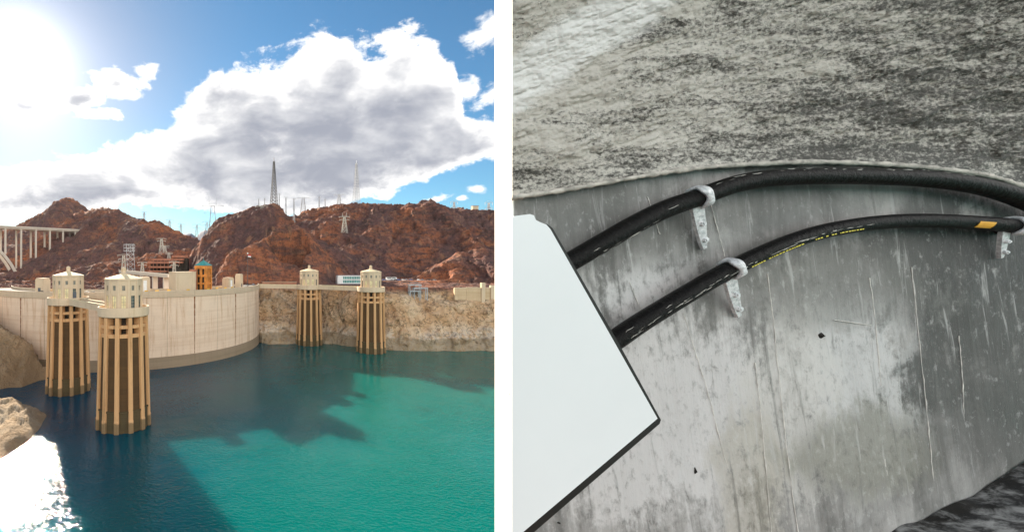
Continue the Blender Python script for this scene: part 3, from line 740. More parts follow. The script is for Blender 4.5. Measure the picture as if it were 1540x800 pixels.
# low brown wall and the long retaining wall
a = at(394, 431, 396); b_ = at(446, 424, 396); t = tag(empty('roadside_wall', ((a.x + b_.x) / 2, 396, 46.5)), 'low brown roadside wall between the dam end and the first cliffside tower', 'wall')
MB().box(-(b_.x - a.x) / 2, (b_.x - a.x) / 2, 0, .8, 0, 3.2).build('wall_body', 'terracotta', t); MB().box(-(b_.x - a.x) / 2, (b_.x - a.x) / 2, -.15, .95, 3.2, 3.5).build('coping', 'cabin', t)
t = tag(empty('retaining_wall', (*at(720, 455, 352).xy, 33)), 'long tan retaining wall with turret posts above the bleached lake shore', 'wall')
x0 = at(684, 455, 352).x - t.location.x; x1 = at(790, 455, 352).x - t.location.x
seg = (x1 - x0) / 6
for i in range(6):
    h = 13.6 + .3 * (i % 2); MB().box(x0 + i * seg, x0 + (i + 1) * seg - .12, 0, 2.5, 4 - .7 * i if i < 4 else 0, h).build('wall_bay', 'retaining', t)
    MB().box(x0 + i * seg - .1, x0 + (i + 1) * seg - .14, -.25, 1.0, h, h + .6).build('coping', 'cabin', t)
for uu in (728.5, 742.5):
    xx = at(uu, 455, 350).x - t.location.x; MB().box(xx - 1.5, xx + 1.5, -.8, 1.8, 0, 18.2 if uu < 730 else 16).build('turret', 'cabin', t)
MB().box(at(726, 455, 352).x - t.location.x, at(731, 455, 352).x - t.location.x, -.3, -.02, 2.2, 4.6).build('culvert', 'dark', t)
# steel landing stage
q = at(630, 441, 352); t = tag(empty('steel_platform', (q.x, q.y, q.z - 3)), 'grey steel landing frame with two offset decks on the bleached slope', 'platform')
for x0, x1, z0, dy in ((-7, 3, 9.2, 2), (-4, 7.5, 6.6, 0), (-7.5, 1, 4.3, -1)):
    MB().box(x0, x1, dy, dy + 4, z0, z0 + .8).build('deck', 'steel', t)
    for xx in (x0 + .5, x1 - .5):
        for yy in (dy + .4, dy + 3.6): MB().box(xx - .25, xx + .25, yy - .25, yy + .25, -3, z0).build('post', 'steel', t)
    MB().bar((x0, dy + .1, z0 + 1.9), (x1, dy + .1, z0 + 1.9), .2).build('handrail', 'steel', t)
# small tan hut on the ridge
def on_ridge(u, D): 
    x = (u - U0) / F * D; return x, D, ground(x, D)
x, y, z = on_ridge(714, 706); t = tag(empty('ridge_hut', (x, y, z - 1)), 'small tan flat roofed hut on the skyline of the red ridge', 'hut')
MB().box(-4.5, 4.5, -3, 3, 0, 7.2).build('wall', 'cream_wall', t); MB().box(-4.8, 4.8, -3.3, 3.3, 7.2, 7.8).build('roof_slab', 'terracotta', t)

# ------------------------------------------------------------------ concrete arch bridge far behind
BA = at(0, 341, 690); BB = at(124, 347, 790); bd = (BB - BA); bd.z = 0; bl = bd.length; bd.normalize(); bn = Vector((bd.y, -bd.x, 0))
t = tag(empty('arch_bridge', BA), 'high concrete arch road bridge on paired slender columns across the canyon', 'bridge')
def loc(p): return p - BA
def deckz(s): return (BB.z - BA.z) * s / bl
m = MB(); s0, s1 = -95, bl + 4
for w0, w1, z0, z1, nm in ((-12, 12, -3.2, -1.0, 'girder'), (-13.5, 13.5, -.95, 0, 'deck')):
    mb = MB(); vs = []
    for s in (s0, s1):
        c = bd * s + Vector((0, 0, deckz(s)))
        vs += [c + bn * w0 + Vector((0, 0, z0)), c + bn * w1 + Vector((0, 0, z0)), c + bn * w1 + Vector((0, 0, z1)), c + bn * w0 + Vector((0, 0, z1))]
    mb.add(vs, [(0, 1, 2, 3), (7, 6, 5, 4)] + [(k, (k + 1) % 4, 4 + (k + 1) % 4, 4 + k) for k in range(4)]); mb.build(nm, 'bridge_conc', t)
for w0 in (-13.3, 13.1):
    MB().bar(bd * s0 + bn * w0 + Vector((0, 0, deckz(s0) + .6)), bd * s1 + bn * w0 + Vector((0, 0, deckz(s1) + .6)), .3, 1.15).build('parapet', 'bridge_conc', t)
def s_of(u):      # chainage where the bridge axis crosses column u
    k = (u - U0) / F; return (k * BA.y - BA.x) / (bd.x - k * bd.y)
ends = {4.5: 382, 28: 400, 50: 393, 71: 386, 90.5: 382, 109: 367, 121: 356, -25: 366, -55: 354}
for u, vb in ends.items():
    s = s_of(u); c = bd * s + Vector((0, 0, deckz(s)))
    for w0 in (-11, 11):
        p = BA + c + bn * w0; zb = min(EYE + (V0 - vb) / F * p.y, ground(p.x, p.y) + 1 if u > 10 else 1e9) - 4 * (u > 10)
        pc = c + bn * w0
        MB().box(-1.1, 1.1, -1.5, 1.5, zb - BA.z, c.z - 3.1, Matrix.Translation((pc.x, pc.y, 0)) @ Matrix.Rotation(math.atan2(bd.y, bd.x), 4, 'Z')).build('column', 'bridge_conc', t)
    MB().bar(c + bn * -12.6 + Vector((0, 0, -3.9)), c + bn * 12.6 + Vector((0, 0, -3.9)), 1.5, 1.5).build('pier_cap', 'bridge_conc', t)
for w0 in (-11, 11):
    pts = []
    for u, v in ((-75, 349), (-50, 353), (-25, 363), (-10, 372), (2, 383), (12, 396), (22, 413), (27, 424)):
        s = s_of(u); p = bd * s + bn * w0; D = (BA + p).y; pts.append(Vector((p.x, p.y, EYE + (V0 - v) / F * D - BA.z)))
    m = MB()
    for a_, b2 in zip(pts[:-1], pts[1:]): m.bar(a_ - (b2 - a_) * .03, b2 + (b2 - a_) * .03, 3.0, 4.2)
    m.build('arch_rib', 'bridge_conc', t)

# ------------------------------------------------------------------ pylons and masts
def lattice(mb, h, wb, wt, n, th, z0=0.0):
    lv = [(z0 + (h - z0) * (1 - (1 - i / n) ** 1.15), 0) for i in range(n + 1)]
    W_ = lambda z: (wb + (wt - wb) * ((z - z0) / (h - z0)) ** .85) / 2
    cor = lambda z: [Vector((sx * W_(z), sy * W_(z), z)) for sx, sy in ((-1, -1), (1, -1), (1, 1), (-1, 1))]
    for i in range(n):
        a, b2 = cor(lv[i][0]), cor(lv[i + 1][0])
        for k in range(4):
            l = (k + 1) % 4
            mb.bar(a[k], b2[l], th * .7); mb.bar(a[l], b2[k], th * .7); mb.bar(b2[k], b2[l], th * .7)
    return cor, lv
def mast(name, u, vt, D, label, mat='steel_dark', wb=9, wt=1.6, th=.42, n=16):
    x, y, z = on_ridge(u, D); z -= 1; h = EYE + (V0 - vt) / F * D - z
    t = tag(empty(name, (x, y, z), R(20)), label, 'mast'); m = MB(); cor, lv = lattice(m, h, wb, wt, n, th)
    m.build('lattice_bracing', mat, t)
    zs = [l[0] for l in lv]
    for k in range(4):
        lg = MB()
        for a_, b2 in zip(zs[:-1], zs[1:]): lg.bar(cor(a_)[k], cor(b2)[k], th)
        lg.build('leg', mat, t)
    MB().box(-1.5, 1.5, -1.5, 1.5, h * .78, h * .78 + .5).build('service_ring', mat, t); MB().bar((0, 0, h), (0, 0, h + 5), .5).build('antenna', mat, t)
mast('lattice_mast', 412, 243, 562, 'tall dark lattice mast on the peak of the red hill above the dam end', wb=8.5)
mast('lattice_mast', 536, 246, 752, 'tall grey lattice mast on the long red ridge above the cliffside towers', 'steel', wb=11, wt=2.2)
def pylon(u, vt, vb, D, label, mat='steel', arms=2, cat='pylon', group=None, name='lattice_pylon', wb=.30, horns=True, rz=0):
    x = (u - U0) / F * D; zt = EYE + (V0 - vt) / F * D; zb = EYE + (V0 - vb) / F * D; zb = min(zb, ground(x, D) - .5) if D < 1000 else zb - 30
    h = zt - zb; w = (EYE + (V0 - vt) / F * D - (EYE + (V0 - vb) / F * D)) * wb
    th = max(.28, D * .00055)
    t = tag(empty(name, (x, D, zb), rz), label, cat, group); m = MB(); hb = h * (.80 if horns else 1)
    cor, lv = lattice(m, hb, w, w * .30, 5, th); m.build('lattice_bracing', mat, t)
    for k in range(4):
        lg = MB(); zs = [l[0] for l in lv]
        for a_, b2 in zip(zs[:-1], zs[1:]): lg.bar(cor(a_)[k], cor(b2)[k], th * 1.1)
        lg.build('leg', mat, t)
    for i in range(arms):
        za = hb - i * h * .14; aw = w * (1.0 - .12 * i)
        m = MB(); m.bar((-aw, 0, za), (aw, 0, za), th); m.bar((-aw, 0, za), (0, 0, za + h * .05), th * .8); m.bar((aw, 0, za), (0, 0, za + h * .05), th * .8)
        for s in (-1, 1): m.bar((s * aw * .9, 0, za), (s * aw * .9, 0, za - h * .06), th * .8)
        m.build('cross_arm', mat, t)
    if horns:
        for s in (-1, 1): MB().bar((s * w * .3, 0, hb), (s * w * .36, 0, h), th).build('horn', mat, t)
    return t
pylon(320, 294, 341, 690, 'wide pylon with two horns beside the sloping shoulder of the red hill', wb=.36)
pylon(394, 304, 338, 545, 'pale pylon standing on the face of the hill below the tall dark mast', 'steel_pale', wb=.33)
pylon(518, 320, 349, 640, 'light grey pylon halfway up the purple brown hillside', 'steel_pale')
pylon(456, 298, 328, 780, 'square topped pylon on the saddle between the two masts', wb=.34, arms=1, horns=False)
pylon(510, 293, 314, 790, 'square topped pylon just behind the ridge near the grey mast', wb=.40, arms=1, horns=False)
for u, vt, vb, D in ((389, 300, 312, 575), (398, 299, 312, 578), (420, 292, 318, 580), (430, 297, 330, 700), (442, 299, 330, 720), (480, 296, 316, 790), (489, 300, 314, 790)):
    pylon(u, vt, vb, D, 'thin needle like transmission pole on the skyline near the masts', wb=.10, arms=1, group='needle poles near the masts', name='transmission_pole', horns=False)
for u, vt, vb in ((683, 304, 320), (735, 305, 322)):
    pylon(u, vt, vb, 800, 'faint pylon behind the ridge between its rocky knob and the tan hut' if u < 700 else 'faint pylon behind the ridge close beside the concrete wall end, past the tan hut', wb=.36, arms=2, group='faint pylons in blue sky', horns=False)
for u, vt, vb in ((255, 331, 349), (272, 337, 354), (296, 338, 358), (217, 319, 333), (311, 334, 356)):
    pylon(u, vt, vb, 1500, 'faint distant pylon in the gap above the far mesas', wb=.34, arms=2, group='far pylons in the gap', horns=False)
# pale switchyard gantries
for u, vt, vb, D, l in ((243, 359, 376, 620, 'small pale lattice gantry standing highest above the parking structure'), (248, 370, 386, 600, 'small pale lattice gantry in the middle of the row above the parking structure'), (254, 380, 394, 585, 'small pale lattice gantry just above the parking structure roof'), (186, 384, 405, 500, 'pale lattice gantry at the foot of the tall steel frame'), (262, 394, 412, 470, 'pale lattice gantry leaning in front of the parking structure'), (214, 395, 412, 490, 'pale lattice gantry between the steel frame and the parking structure')):
    pylon(u, vt, vb, D, l, 'steel_pale', arms=2, name='gantry', cat='gantry', wb=.45, horns=False, rz=R(25))
q = at(195, 410, 520); t = tag(empty('steel_frame_tower', (q.x, q.y, q.z - 2), R(15)), 'tall open steel frame tower with boxy head beside the viaduct', 'frame')
for sx in (-1, 1):
    for sy in (-1, 1): MB().bar((sx * 4.4 + 2, sy * 3, 0), (sx * 4.0, sy * 3, 37), .55).build('post', 'steel', t)
m = MB()
for i in range(6):
    z0 = i * 6; 
    for sy in (-1, 1): m.bar((-3, sy * 3, z0), (4.6, sy * 3, z0 + 6), .3); m.bar((4.6, sy * 3, z0), (-3, sy * 3, z0 + 6), .3); m.bar((-3, sy * 3, z0 + 6), (4.6, sy * 3, z0 + 6), .35)
m.build('bracing', 'steel', t)
for z0 in (27.5, 31.5, 35.5): MB().box(-7, 6, -3.4, 3.4, z0, z0 + .5).build('floor', 'steel', t)
for i in range(6): MB().box(-6.8 + i * 2.5, -6.4 + i * 2.5, -3.5, -3.2, 27.5, 36).build('louvre_post', 'steel', t)

# ------------------------------------------------------------------ the near concrete wall on the right
YW = 7.0; KP = YW / F
def wp(u, v, Y=YW): return at(u, v, Y)
BND = [(770, 296), (830, 288), (900, 276), (980, 262), (1060, 251), (1140, 246), (1220, 243), (1300, 245), (1380, 250), (1450, 258), (1500, 267), (1540, 281), (1600, 305)]
def vault_pt(Uu, Vv):
    vb = np.interp(Uu, [p[0] for p in BND], [p[1] for p in BND]); f = (vb - Vv) / 320
    Y = YW - .10 - .55 * (1 - np.cos(np.clip(f, 0, 1.6) * math.pi / 2 * .83)) ** .9 - .22 * f
    return (Uu - U0) / F * Y, Y, EYE + (V0 - Vv) / F * Y
def near_concrete():
    m, N, b = newmat('stained_concrete'); p = pos(N)
    lean = N.mapping(p, rot=(0, R(7), 0))
    st = N.noise(N.mapping(lean, scale=(2.2, 1, .16)), 1.0, 8, .62, .5)
    st2 = N.noise(N.mapping(lean, scale=(7, 1, .5), loc=(4, 0, 2)), 1.0, 7, .65, .6)
    bl = N.noise(p, .55, 8, .62, .6); fine = N.noise(N.mapping(lean, scale=(1, 1, .6)), 7.0, 10, .75, .2); spk = N.noise(p, 38.0, 4, .7)
    def blob(u, v, rx, rz, lo, hi):
        c = wp(u, v); d = N.new('ShaderNodeVectorMath', operation='SUBTRACT'); N.l.new(p, d.inputs[0]); d.inputs[1].default_value = c
        sc = N.new('ShaderNodeVectorMath', operation='MULTIPLY'); N.l.new(d.outputs[0], sc.inputs[0]); sc.inputs[1].default_value = (1 / (rx * KP), 0, 1 / (rz * KP))
        ln = N.new('ShaderNodeVectorMath', operation='LENGTH'); N.l.new(sc.outputs[0], ln.inputs[0])
        q = N.m('ADD', ln.outputs['Value'], N.m('MULTIPLY', N.m('SUBTRACT', bl, .5), 3.0)); q = N.m('ADD', q, N.m('MULTIPLY', N.m('SUBTRACT', fine, .5), 1.6)); q = N.m('ADD', q, N.m('MULTIPLY', N.m('SUBTRACT', st2, .5), 1.2))
        return N.ramp01(q, hi, lo)
    c = N.mix(N.ramp01(st, .32, .68), (.14, .14, .133), (.40, .395, .385))
    c = N.mix(N.m('MULTIPLY', N.ramp01(bl, .45, .68), .55), c, (.50, .49, .475))
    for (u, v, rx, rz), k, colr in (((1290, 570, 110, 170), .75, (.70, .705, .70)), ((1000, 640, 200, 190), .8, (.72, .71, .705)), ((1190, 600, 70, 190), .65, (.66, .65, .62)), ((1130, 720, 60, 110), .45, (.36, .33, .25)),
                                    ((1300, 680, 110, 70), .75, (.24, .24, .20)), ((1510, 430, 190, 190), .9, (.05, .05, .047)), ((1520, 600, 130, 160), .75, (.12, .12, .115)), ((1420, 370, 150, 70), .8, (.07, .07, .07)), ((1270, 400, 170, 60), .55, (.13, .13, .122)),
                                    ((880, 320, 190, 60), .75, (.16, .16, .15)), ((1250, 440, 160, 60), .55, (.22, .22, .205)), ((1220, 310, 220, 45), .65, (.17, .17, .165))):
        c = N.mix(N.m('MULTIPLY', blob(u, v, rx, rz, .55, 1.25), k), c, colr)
    c = N.mix(N.m('MULTIPLY', N.ramp01(st2, .57, .70), .55), c, (.16, .16, .15))
    c = N.mix(N.m('MULTIPLY', N.ramp01(st2, .43, .33), .5), c, (.60, .60, .59))
    c = N.mix(N.m('MULTIPLY', N.ramp01(fine, .50, .70), .5), c, (.13, .13, .122))
    c = N.mix(N.m('MULTIPLY', N.ramp01(fine, .46, .34), .35), c, (.66, .66, .65))
    c = N.mix(N.m('MULTIPLY', N.ramp01(spk, .64, .74), .6), c, (.72, .72, .70))
    N.put(b.inputs['Base Color'], c)
    N.put(b.inputs['Roughness'], N.m('ADD', .36, N.m('MULTIPLY', bl, .4)))
    N.put(b.inputs['Specular IOR Level'], .3)
    hh = N.m('ADD', N.m('MULTIPLY', fine, .5), N.m('ADD', N.m('MULTIPLY', st2, .6), N.m('MULTIPLY', spk, .12)))
    bump(N, b, hh, .7, .05)
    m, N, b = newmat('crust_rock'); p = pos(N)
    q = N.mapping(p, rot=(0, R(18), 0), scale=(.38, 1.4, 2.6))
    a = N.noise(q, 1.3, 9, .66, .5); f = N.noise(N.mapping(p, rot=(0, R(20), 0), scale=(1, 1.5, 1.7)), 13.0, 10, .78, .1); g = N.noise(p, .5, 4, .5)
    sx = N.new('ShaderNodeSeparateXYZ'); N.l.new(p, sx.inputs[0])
    side = N.ramp01(N.m('ADD', N.m('SUBTRACT', sx.outputs[0], N.m('MULTIPLY', sx.outputs[2], .75)), N.m('MULTIPLY', g, 2.0)), 9.8 - EYE * .75, 3.6 - EYE * .75)  # paler toward the upper left: brighter light there put into the colour
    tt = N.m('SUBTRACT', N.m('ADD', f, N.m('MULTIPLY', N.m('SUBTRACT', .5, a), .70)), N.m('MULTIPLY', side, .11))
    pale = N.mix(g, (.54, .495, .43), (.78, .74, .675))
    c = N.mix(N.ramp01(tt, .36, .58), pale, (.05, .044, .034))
    # white strip with ragged edges
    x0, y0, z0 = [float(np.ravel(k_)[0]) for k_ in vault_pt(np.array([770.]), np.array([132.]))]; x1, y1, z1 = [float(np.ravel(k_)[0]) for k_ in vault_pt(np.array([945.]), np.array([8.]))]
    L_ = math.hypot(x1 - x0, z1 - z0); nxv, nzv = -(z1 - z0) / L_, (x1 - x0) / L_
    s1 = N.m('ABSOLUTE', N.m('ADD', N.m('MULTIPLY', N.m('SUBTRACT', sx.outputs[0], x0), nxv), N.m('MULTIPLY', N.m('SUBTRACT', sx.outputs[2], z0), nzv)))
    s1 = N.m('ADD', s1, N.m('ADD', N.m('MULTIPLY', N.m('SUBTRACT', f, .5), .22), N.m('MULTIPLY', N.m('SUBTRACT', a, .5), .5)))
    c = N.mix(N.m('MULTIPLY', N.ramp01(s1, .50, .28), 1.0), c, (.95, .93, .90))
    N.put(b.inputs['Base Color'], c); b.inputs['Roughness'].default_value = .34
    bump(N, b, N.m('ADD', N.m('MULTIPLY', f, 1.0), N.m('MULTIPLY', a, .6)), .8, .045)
    m, N, b = newmat('black_hose'); p = pos(N)
    w = N.noise(N.mapping(p, rot=(0, R(28), 0), scale=(1.2, 4, 16)), 2.2, 6, .7, .4); g = N.noise(p, 14, 5, .7)
    c = N.mix(N.ramp01(w, .70, .76), (.006, .0055, .005), (.3, .29, .26)); c = N.mix(N.m('MULTIPLY', N.ramp01(g, .55, .75), .4), c, (.045, .042, .036))
    N.put(b.inputs['Base Color'], c); b.inputs['Roughness'].default_value = .38; b.inputs['Specular IOR Level'].default_value = .12; bump(N, b, g, .8, .03)
    m, N, b = newmat('galvanised'); p = pos(N); g = N.noise(p, 16, 6, .7, .3)
    N.put(b.inputs['Base Color'], N.mix(N.ramp01(g, .35, .7), (.88, .89, .90), (.42, .44, .45))); b.inputs['Roughness'].default_value = .4; b.inputs['Metallic'].default_value = .1
    bump(N, b, g, .4, .008)
near_concrete()
simple('wall_end_blank', (.86, .86, .85), .6, .02, 1.0)
simple('panel_white', (.86, .89, .90), .35, .015, .6)
simple('panel_edge', (.012, .011, .010), .5, .2, 2)
simple('rim_stone', (.46, .43, .38), .8, .45, 5, bmp=.03)
simple('plaster', (.90, .87, .83), .8, .04, 1.6, bmp=.006)
simple('print_yellow', (.75, .66, .08), .6, .1, 3); simple('tape_orange', (.85, .42, .05), .5, .2, 4)
simple('lime_seam', (.72, .71, .66), .8, .25, 6); simple('pit', (.02, .018, .015), .9, .3, 4)

XE = wp(770, 0).x
wall = tag(empty('concrete_wall', (XE, YW, 57)), 'stained grey concrete wall with blank white end and white seam lines', 'wall')
def wpart(name, mb, mat, parent=None, smooth=False):
    o = mb.build(name, mat, parent or wall, smooth)
    if parent is None: o.matrix_parent_inverse = Matrix.Translation((-XE, -YW, -57))
    return o
nx, nz = 260, 170
gx, gz = np.meshgrid(np.linspace(XE + .03, 15.0, nx), np.linspace(57, 75, nz))
gy = YW + .035 * fbm(gx, gx * 0, gz * .35, .8, 5, .55, 301) + .03 * fbm(gx, gz, gz * 0, 2.5, 3, .5, 311); gy[:, 0] = YW + .02
o = grid_mesh('wall_face', gx, gy, gz, 'stained_concrete', True); o.parent = wall; o.matrix_parent_inverse = Matrix.Translation((-XE, -YW, -57))
wpart('wall_core', MB().box(XE + .035, 15, YW + .12, YW + .485, 57, 75), 'stained_concrete')
wpart('wall_end', MB().box(XE, XE + .03, YW - .005, YW + .49, 57, 75), 'wall_end_blank')  # white end stands in for the blank strip between the two views
for pts in ([(1154, 412), (1163, 480), (1171, 560), (1184, 680), (1200, 800)], [(1028, 470), (1046, 530), (1066, 595), (1088, 680), (1112, 760)], [(1308, 418), (1316, 480), (1325, 580)],
            [(1371, 402), (1379, 480), (1390, 580), (1398, 660), (1406, 745)], [(1256, 600), (1264, 680), (1274, 800)], [(1442, 505), (1447, 560), (1450, 632)], [(1136, 545), (1146, 640), (1160, 800)],
            [(974, 296), (982, 320), (992, 352)], [(948, 425), (958, 452), (966, 470)], [(1330, 690), (1338, 735)], [(1255, 481), (1276, 484), (1310, 489)], [(1068, 300), (1078, 340), (1090, 385)]):
    sp = spline(pts, 10); m = MB()
    P = [wp(u + random.uniform(-.5, .5), v, YW - .002) for u, v in sp]
    wpart('lime_seam', m.tube(P, [max(.002, .006 * random.uniform(.35, 1.5)) for _ in P], 5), 'lime_seam')
for u, v, a_, b2 in ((1048, 709, 3, 8), (1240, 505, 5, 4), (842, 787, 4, 2)):
    m = MB(); c = wp(u, v, YW - .035); vs = [c + Vector((0, -.012, 0))]; n = 9
    for k in range(n): t_ = 2 * math.pi * k / n; vs.append(c + Vector((math.cos(t_) * a_ * KP * random.uniform(.7, 1.2), 0.045, math.sin(t_) * b2 * KP * random.uniform(.7, 1.2))))
    m.add(vs, [(0, k + 1, (k + 1) % n + 1) for k in range(n)]); wpart('pit', m, 'pit')

# rough encrusted vault springing from the wall
vault = tag(empty('rock_vault', (XE, YW - 1, EYE + 1)), 'rough pale brown encrusted vault curving out above the concrete wall', 'vault')
VI = Matrix.Translation((-XE, -(YW - 1), -(EYE + 1)))
nu, nt = 420, 330
us = np.linspace(770.3, 1600, nu); ts = np.linspace(0, 1, nt); Uu, Tt = np.meshgrid(us, ts)
vb = np.interp(Uu, [p[0] for p in BND], [p[1] for p in BND])
Vv = vb - Tt * (vb + 190)
X, Y, Z = vault_pt(Uu, Vv)
ca, sa = math.cos(R(20)), math.sin(R(20)); Xa = X * ca + Z * sa; Za = -X * sa + Z * ca
rough = fbm(Xa * .8, Y, Za * 1.4, .30, 6, .62, 401, True) * .075 + fbm(Xa * .3, Y * .5, Za, 1.1, 4, .5, 431) * .13
rough *= np.clip(Tt * 12, 0, 1) * np.clip((Uu - 770) / 6, 0, 1)
s_ = 1 + rough / Y * .9
X, Y2, Z = X, Y + rough * .75, Z + rough * .5
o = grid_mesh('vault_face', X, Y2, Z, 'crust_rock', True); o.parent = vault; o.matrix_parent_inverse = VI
# back of the vault, up to the wall
me = MB(); vs = []; n = 40
for k in range(n + 1):
    u = 770.3 + (1600 - 770.3) * k / n; x, y, z = [float(np.ravel(q)[0]) for q in vault_pt(np.array([u]), np.array([-190.]))]
    r = (YW - .02) / y; vs += [(x, y, z), (x * 1.02, y * 1.02, z + .4), (x * r, YW - .02, z + 1.2)]
fs = []
for k in range(n):
    for q in range(2): fs.append((3 * k + q, 3 * k + q + 1, 3 * k + 4 + q, 3 * k + 3 + q))
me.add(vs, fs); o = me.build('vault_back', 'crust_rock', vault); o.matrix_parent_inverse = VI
m = MB(); sp = spline(BND, 12); m.tube([wp(u, v + 1, YW - .16) for u, v in sp if u >= 770 + 0], [.04 * random.uniform(.6, 1.3) for _ in [q for q in sp if q[0] >= 770]], 8)
o = m.build('rim', 'rim_stone', vault, True); o.matrix_parent_inverse = VI
# black hoses
def hose(pts, Y0, Y1, r0, r1, label):
    sp = spline(pts, 14); n = len(sp); P = []; Rr = []
    for i, (u, v) in enumerate(sp):
        f = i / (n - 1); P.append(wp(u, v, Y0 + (Y1 - Y0) * f)); Rr.append(r0 + (r1 - r0) * min(1, f * 1.6))
    t = tag(empty('black_hose', P[0]), label, 'pipe', 'black hoses along the concrete wall')
    o = MB().tube(P, Rr, 20).build('hose', 'black_hose', t, True); o.matrix_parent_inverse = Matrix.Translation(-P[0])
    return t, P, Rr
h1, P1, R1 = hose([(778, 438), (820, 414), (862, 391), (905, 366), (950, 340), (1000, 315), (1048, 298), (1100, 279), (1150, 269), (1200, 266), (1260, 265), (1320, 266), (1390, 269), (1450, 276), (1500, 287), (1545, 303), (1600, 328)], 6.70, 6.78, .150, .128, 'upper thick black hose arching close under the rough vault')
h2, P2_, R2 = hose([(778, 604), (830, 572), (880, 540), (925, 511), (960, 487), (1005, 459), (1050, 432), (1092, 408), (1130, 389), (1180, 367), (1230, 350), (1280, 340), (1330, 334), (1380, 332), (1430, 333), (1480, 336), (1524, 340)], 6.62, 6.80, .160, .110, 'lower black hose with yellow printing and an orange tape mark')
cap = MB(); q = P2_[-1]; cap.tube([q, q + Vector((.06, .0, -.002)), q + Vector((.12, .10, -.01)), q + Vector((.13, .35, -.01))], [.118, .115, .105, .10], 16); o = cap.build('hose_end', 'black_hose', h2, True); o.matrix_parent_inverse = Matrix.Translation(-P2_[0])
def on_hose(P, Rr, u, side, lift=.004):   # a point on the visible skin of a hose; side -1 (low) .. 1 (high)
    best = min(range(len(P)), key=lambda i: abs(U0 + F * P[i].x / P[i].y - u)); i = max(1, min(best, len(P) - 2))
    d = (P[i + 1] - P[i - 1]).normalized(); c = P[i] + d * ((u - (U0 + F * P[i].x / P[i].y)) * P[i].y / F)
    upv = Vector((0, -1, 0)).cross(d); upv = upv if upv.z > 0 else -upv; a_ = math.asin(max(-.98, min(.98, side)))
    return c + (upv * math.sin(a_) + Vector((0, -1, 0)) * math.cos(a_)) * (Rr[i] + lift), d, upv
m = MB(); u = 1112.0
while u < 1286:           # worn, unreadable yellow print along the hose
    w = random.uniform(1.5, 4); 
    if random.random() < .75 and not (1196 < u < 1212):
        a_, d, up_ = on_hose(P2_, R2, u, -.62); b2, _, _ = on_hose(P2_, R2, u + w, -.62); hgt = random.uniform(.012, .03)
        e = Vector((0, -.004, 0)); m.add([a_ + e, b2 + e, b2 + e + up_ * hgt, a_ + e + up_ * hgt], [(0, 1, 2, 3)])
    u += w + random.uniform(.6, 1.8)
o = m.build('yellow_print', 'print_yellow', h2); o['kind'] = 'stuff'; o.matrix_parent_inverse = Matrix.Translation(-P2_[0])
vs = []; fs = []
for i in range(7):
    u = 1456 + i * 4
    for s in (-.75, -.5, -.2, .05): vs.append(on_hose(P2_, R2, u + 4 * s, s, .007)[0])
for i in range(6):
    for k in range(3): fs.append((4 * i + k, 4 * i + 4 + k, 4 * i + 5 + k, 4 * i + 1 + k))
m = MB(); m.add(vs, fs); o = m.build('tape_mark', 'tape_orange', h2); o.matrix_parent_inverse = Matrix.Translation(-P2_[0])

simple('scuff', (.62, .60, .55), .7, .3, 9)
def scuffs(t, P, Rr, u0, u1, side, dens, jit):       # pale rubbed streaks along the hose
    m = MB(); u = u0
    while u < u1:
        w = random.uniform(2, 15)
        if random.random() < dens:
            sd = side + random.uniform(-jit, jit); hw_ = random.uniform(.001, .0045); n = 4; vs = []
            for k in range(n + 1):
                q, d, up_ = on_hose(P, Rr, u + w * k / n, sd + random.uniform(-.03, .03), .003); ww = hw_ * math.sin(math.pi * (k + .35) / (n + .7)) * random.uniform(.6, 1.3)
                vs += [q - up_ * ww, q + up_ * ww]
            m.add(vs, [(2 * k, 2 * k + 2, 2 * k + 3, 2 * k + 1) for k in range(n)])
        u += w * random.uniform(.5, 1.4)
    o = m.build('scuff_marks', 'scuff', t); o['kind'] = 'stuff'; o.matrix_parent_inverse = Matrix.Translation(-P[0])
for k_ in range(2): scuffs(h2, P2_, R2, 935, 1290, -.10, .5, .13)
for k_ in range(2): scuffs(h2, P2_, R2, 935, 1080, .4, .12, .4); scuffs(h1, P1, R1, 870, 1000, .0, .15, .8)
scuffs(h1, P1, R1, 1060, 1500, .78, .4, .15); scuffs(h1, P1, R1, 880, 960, -.7, .7, .2)
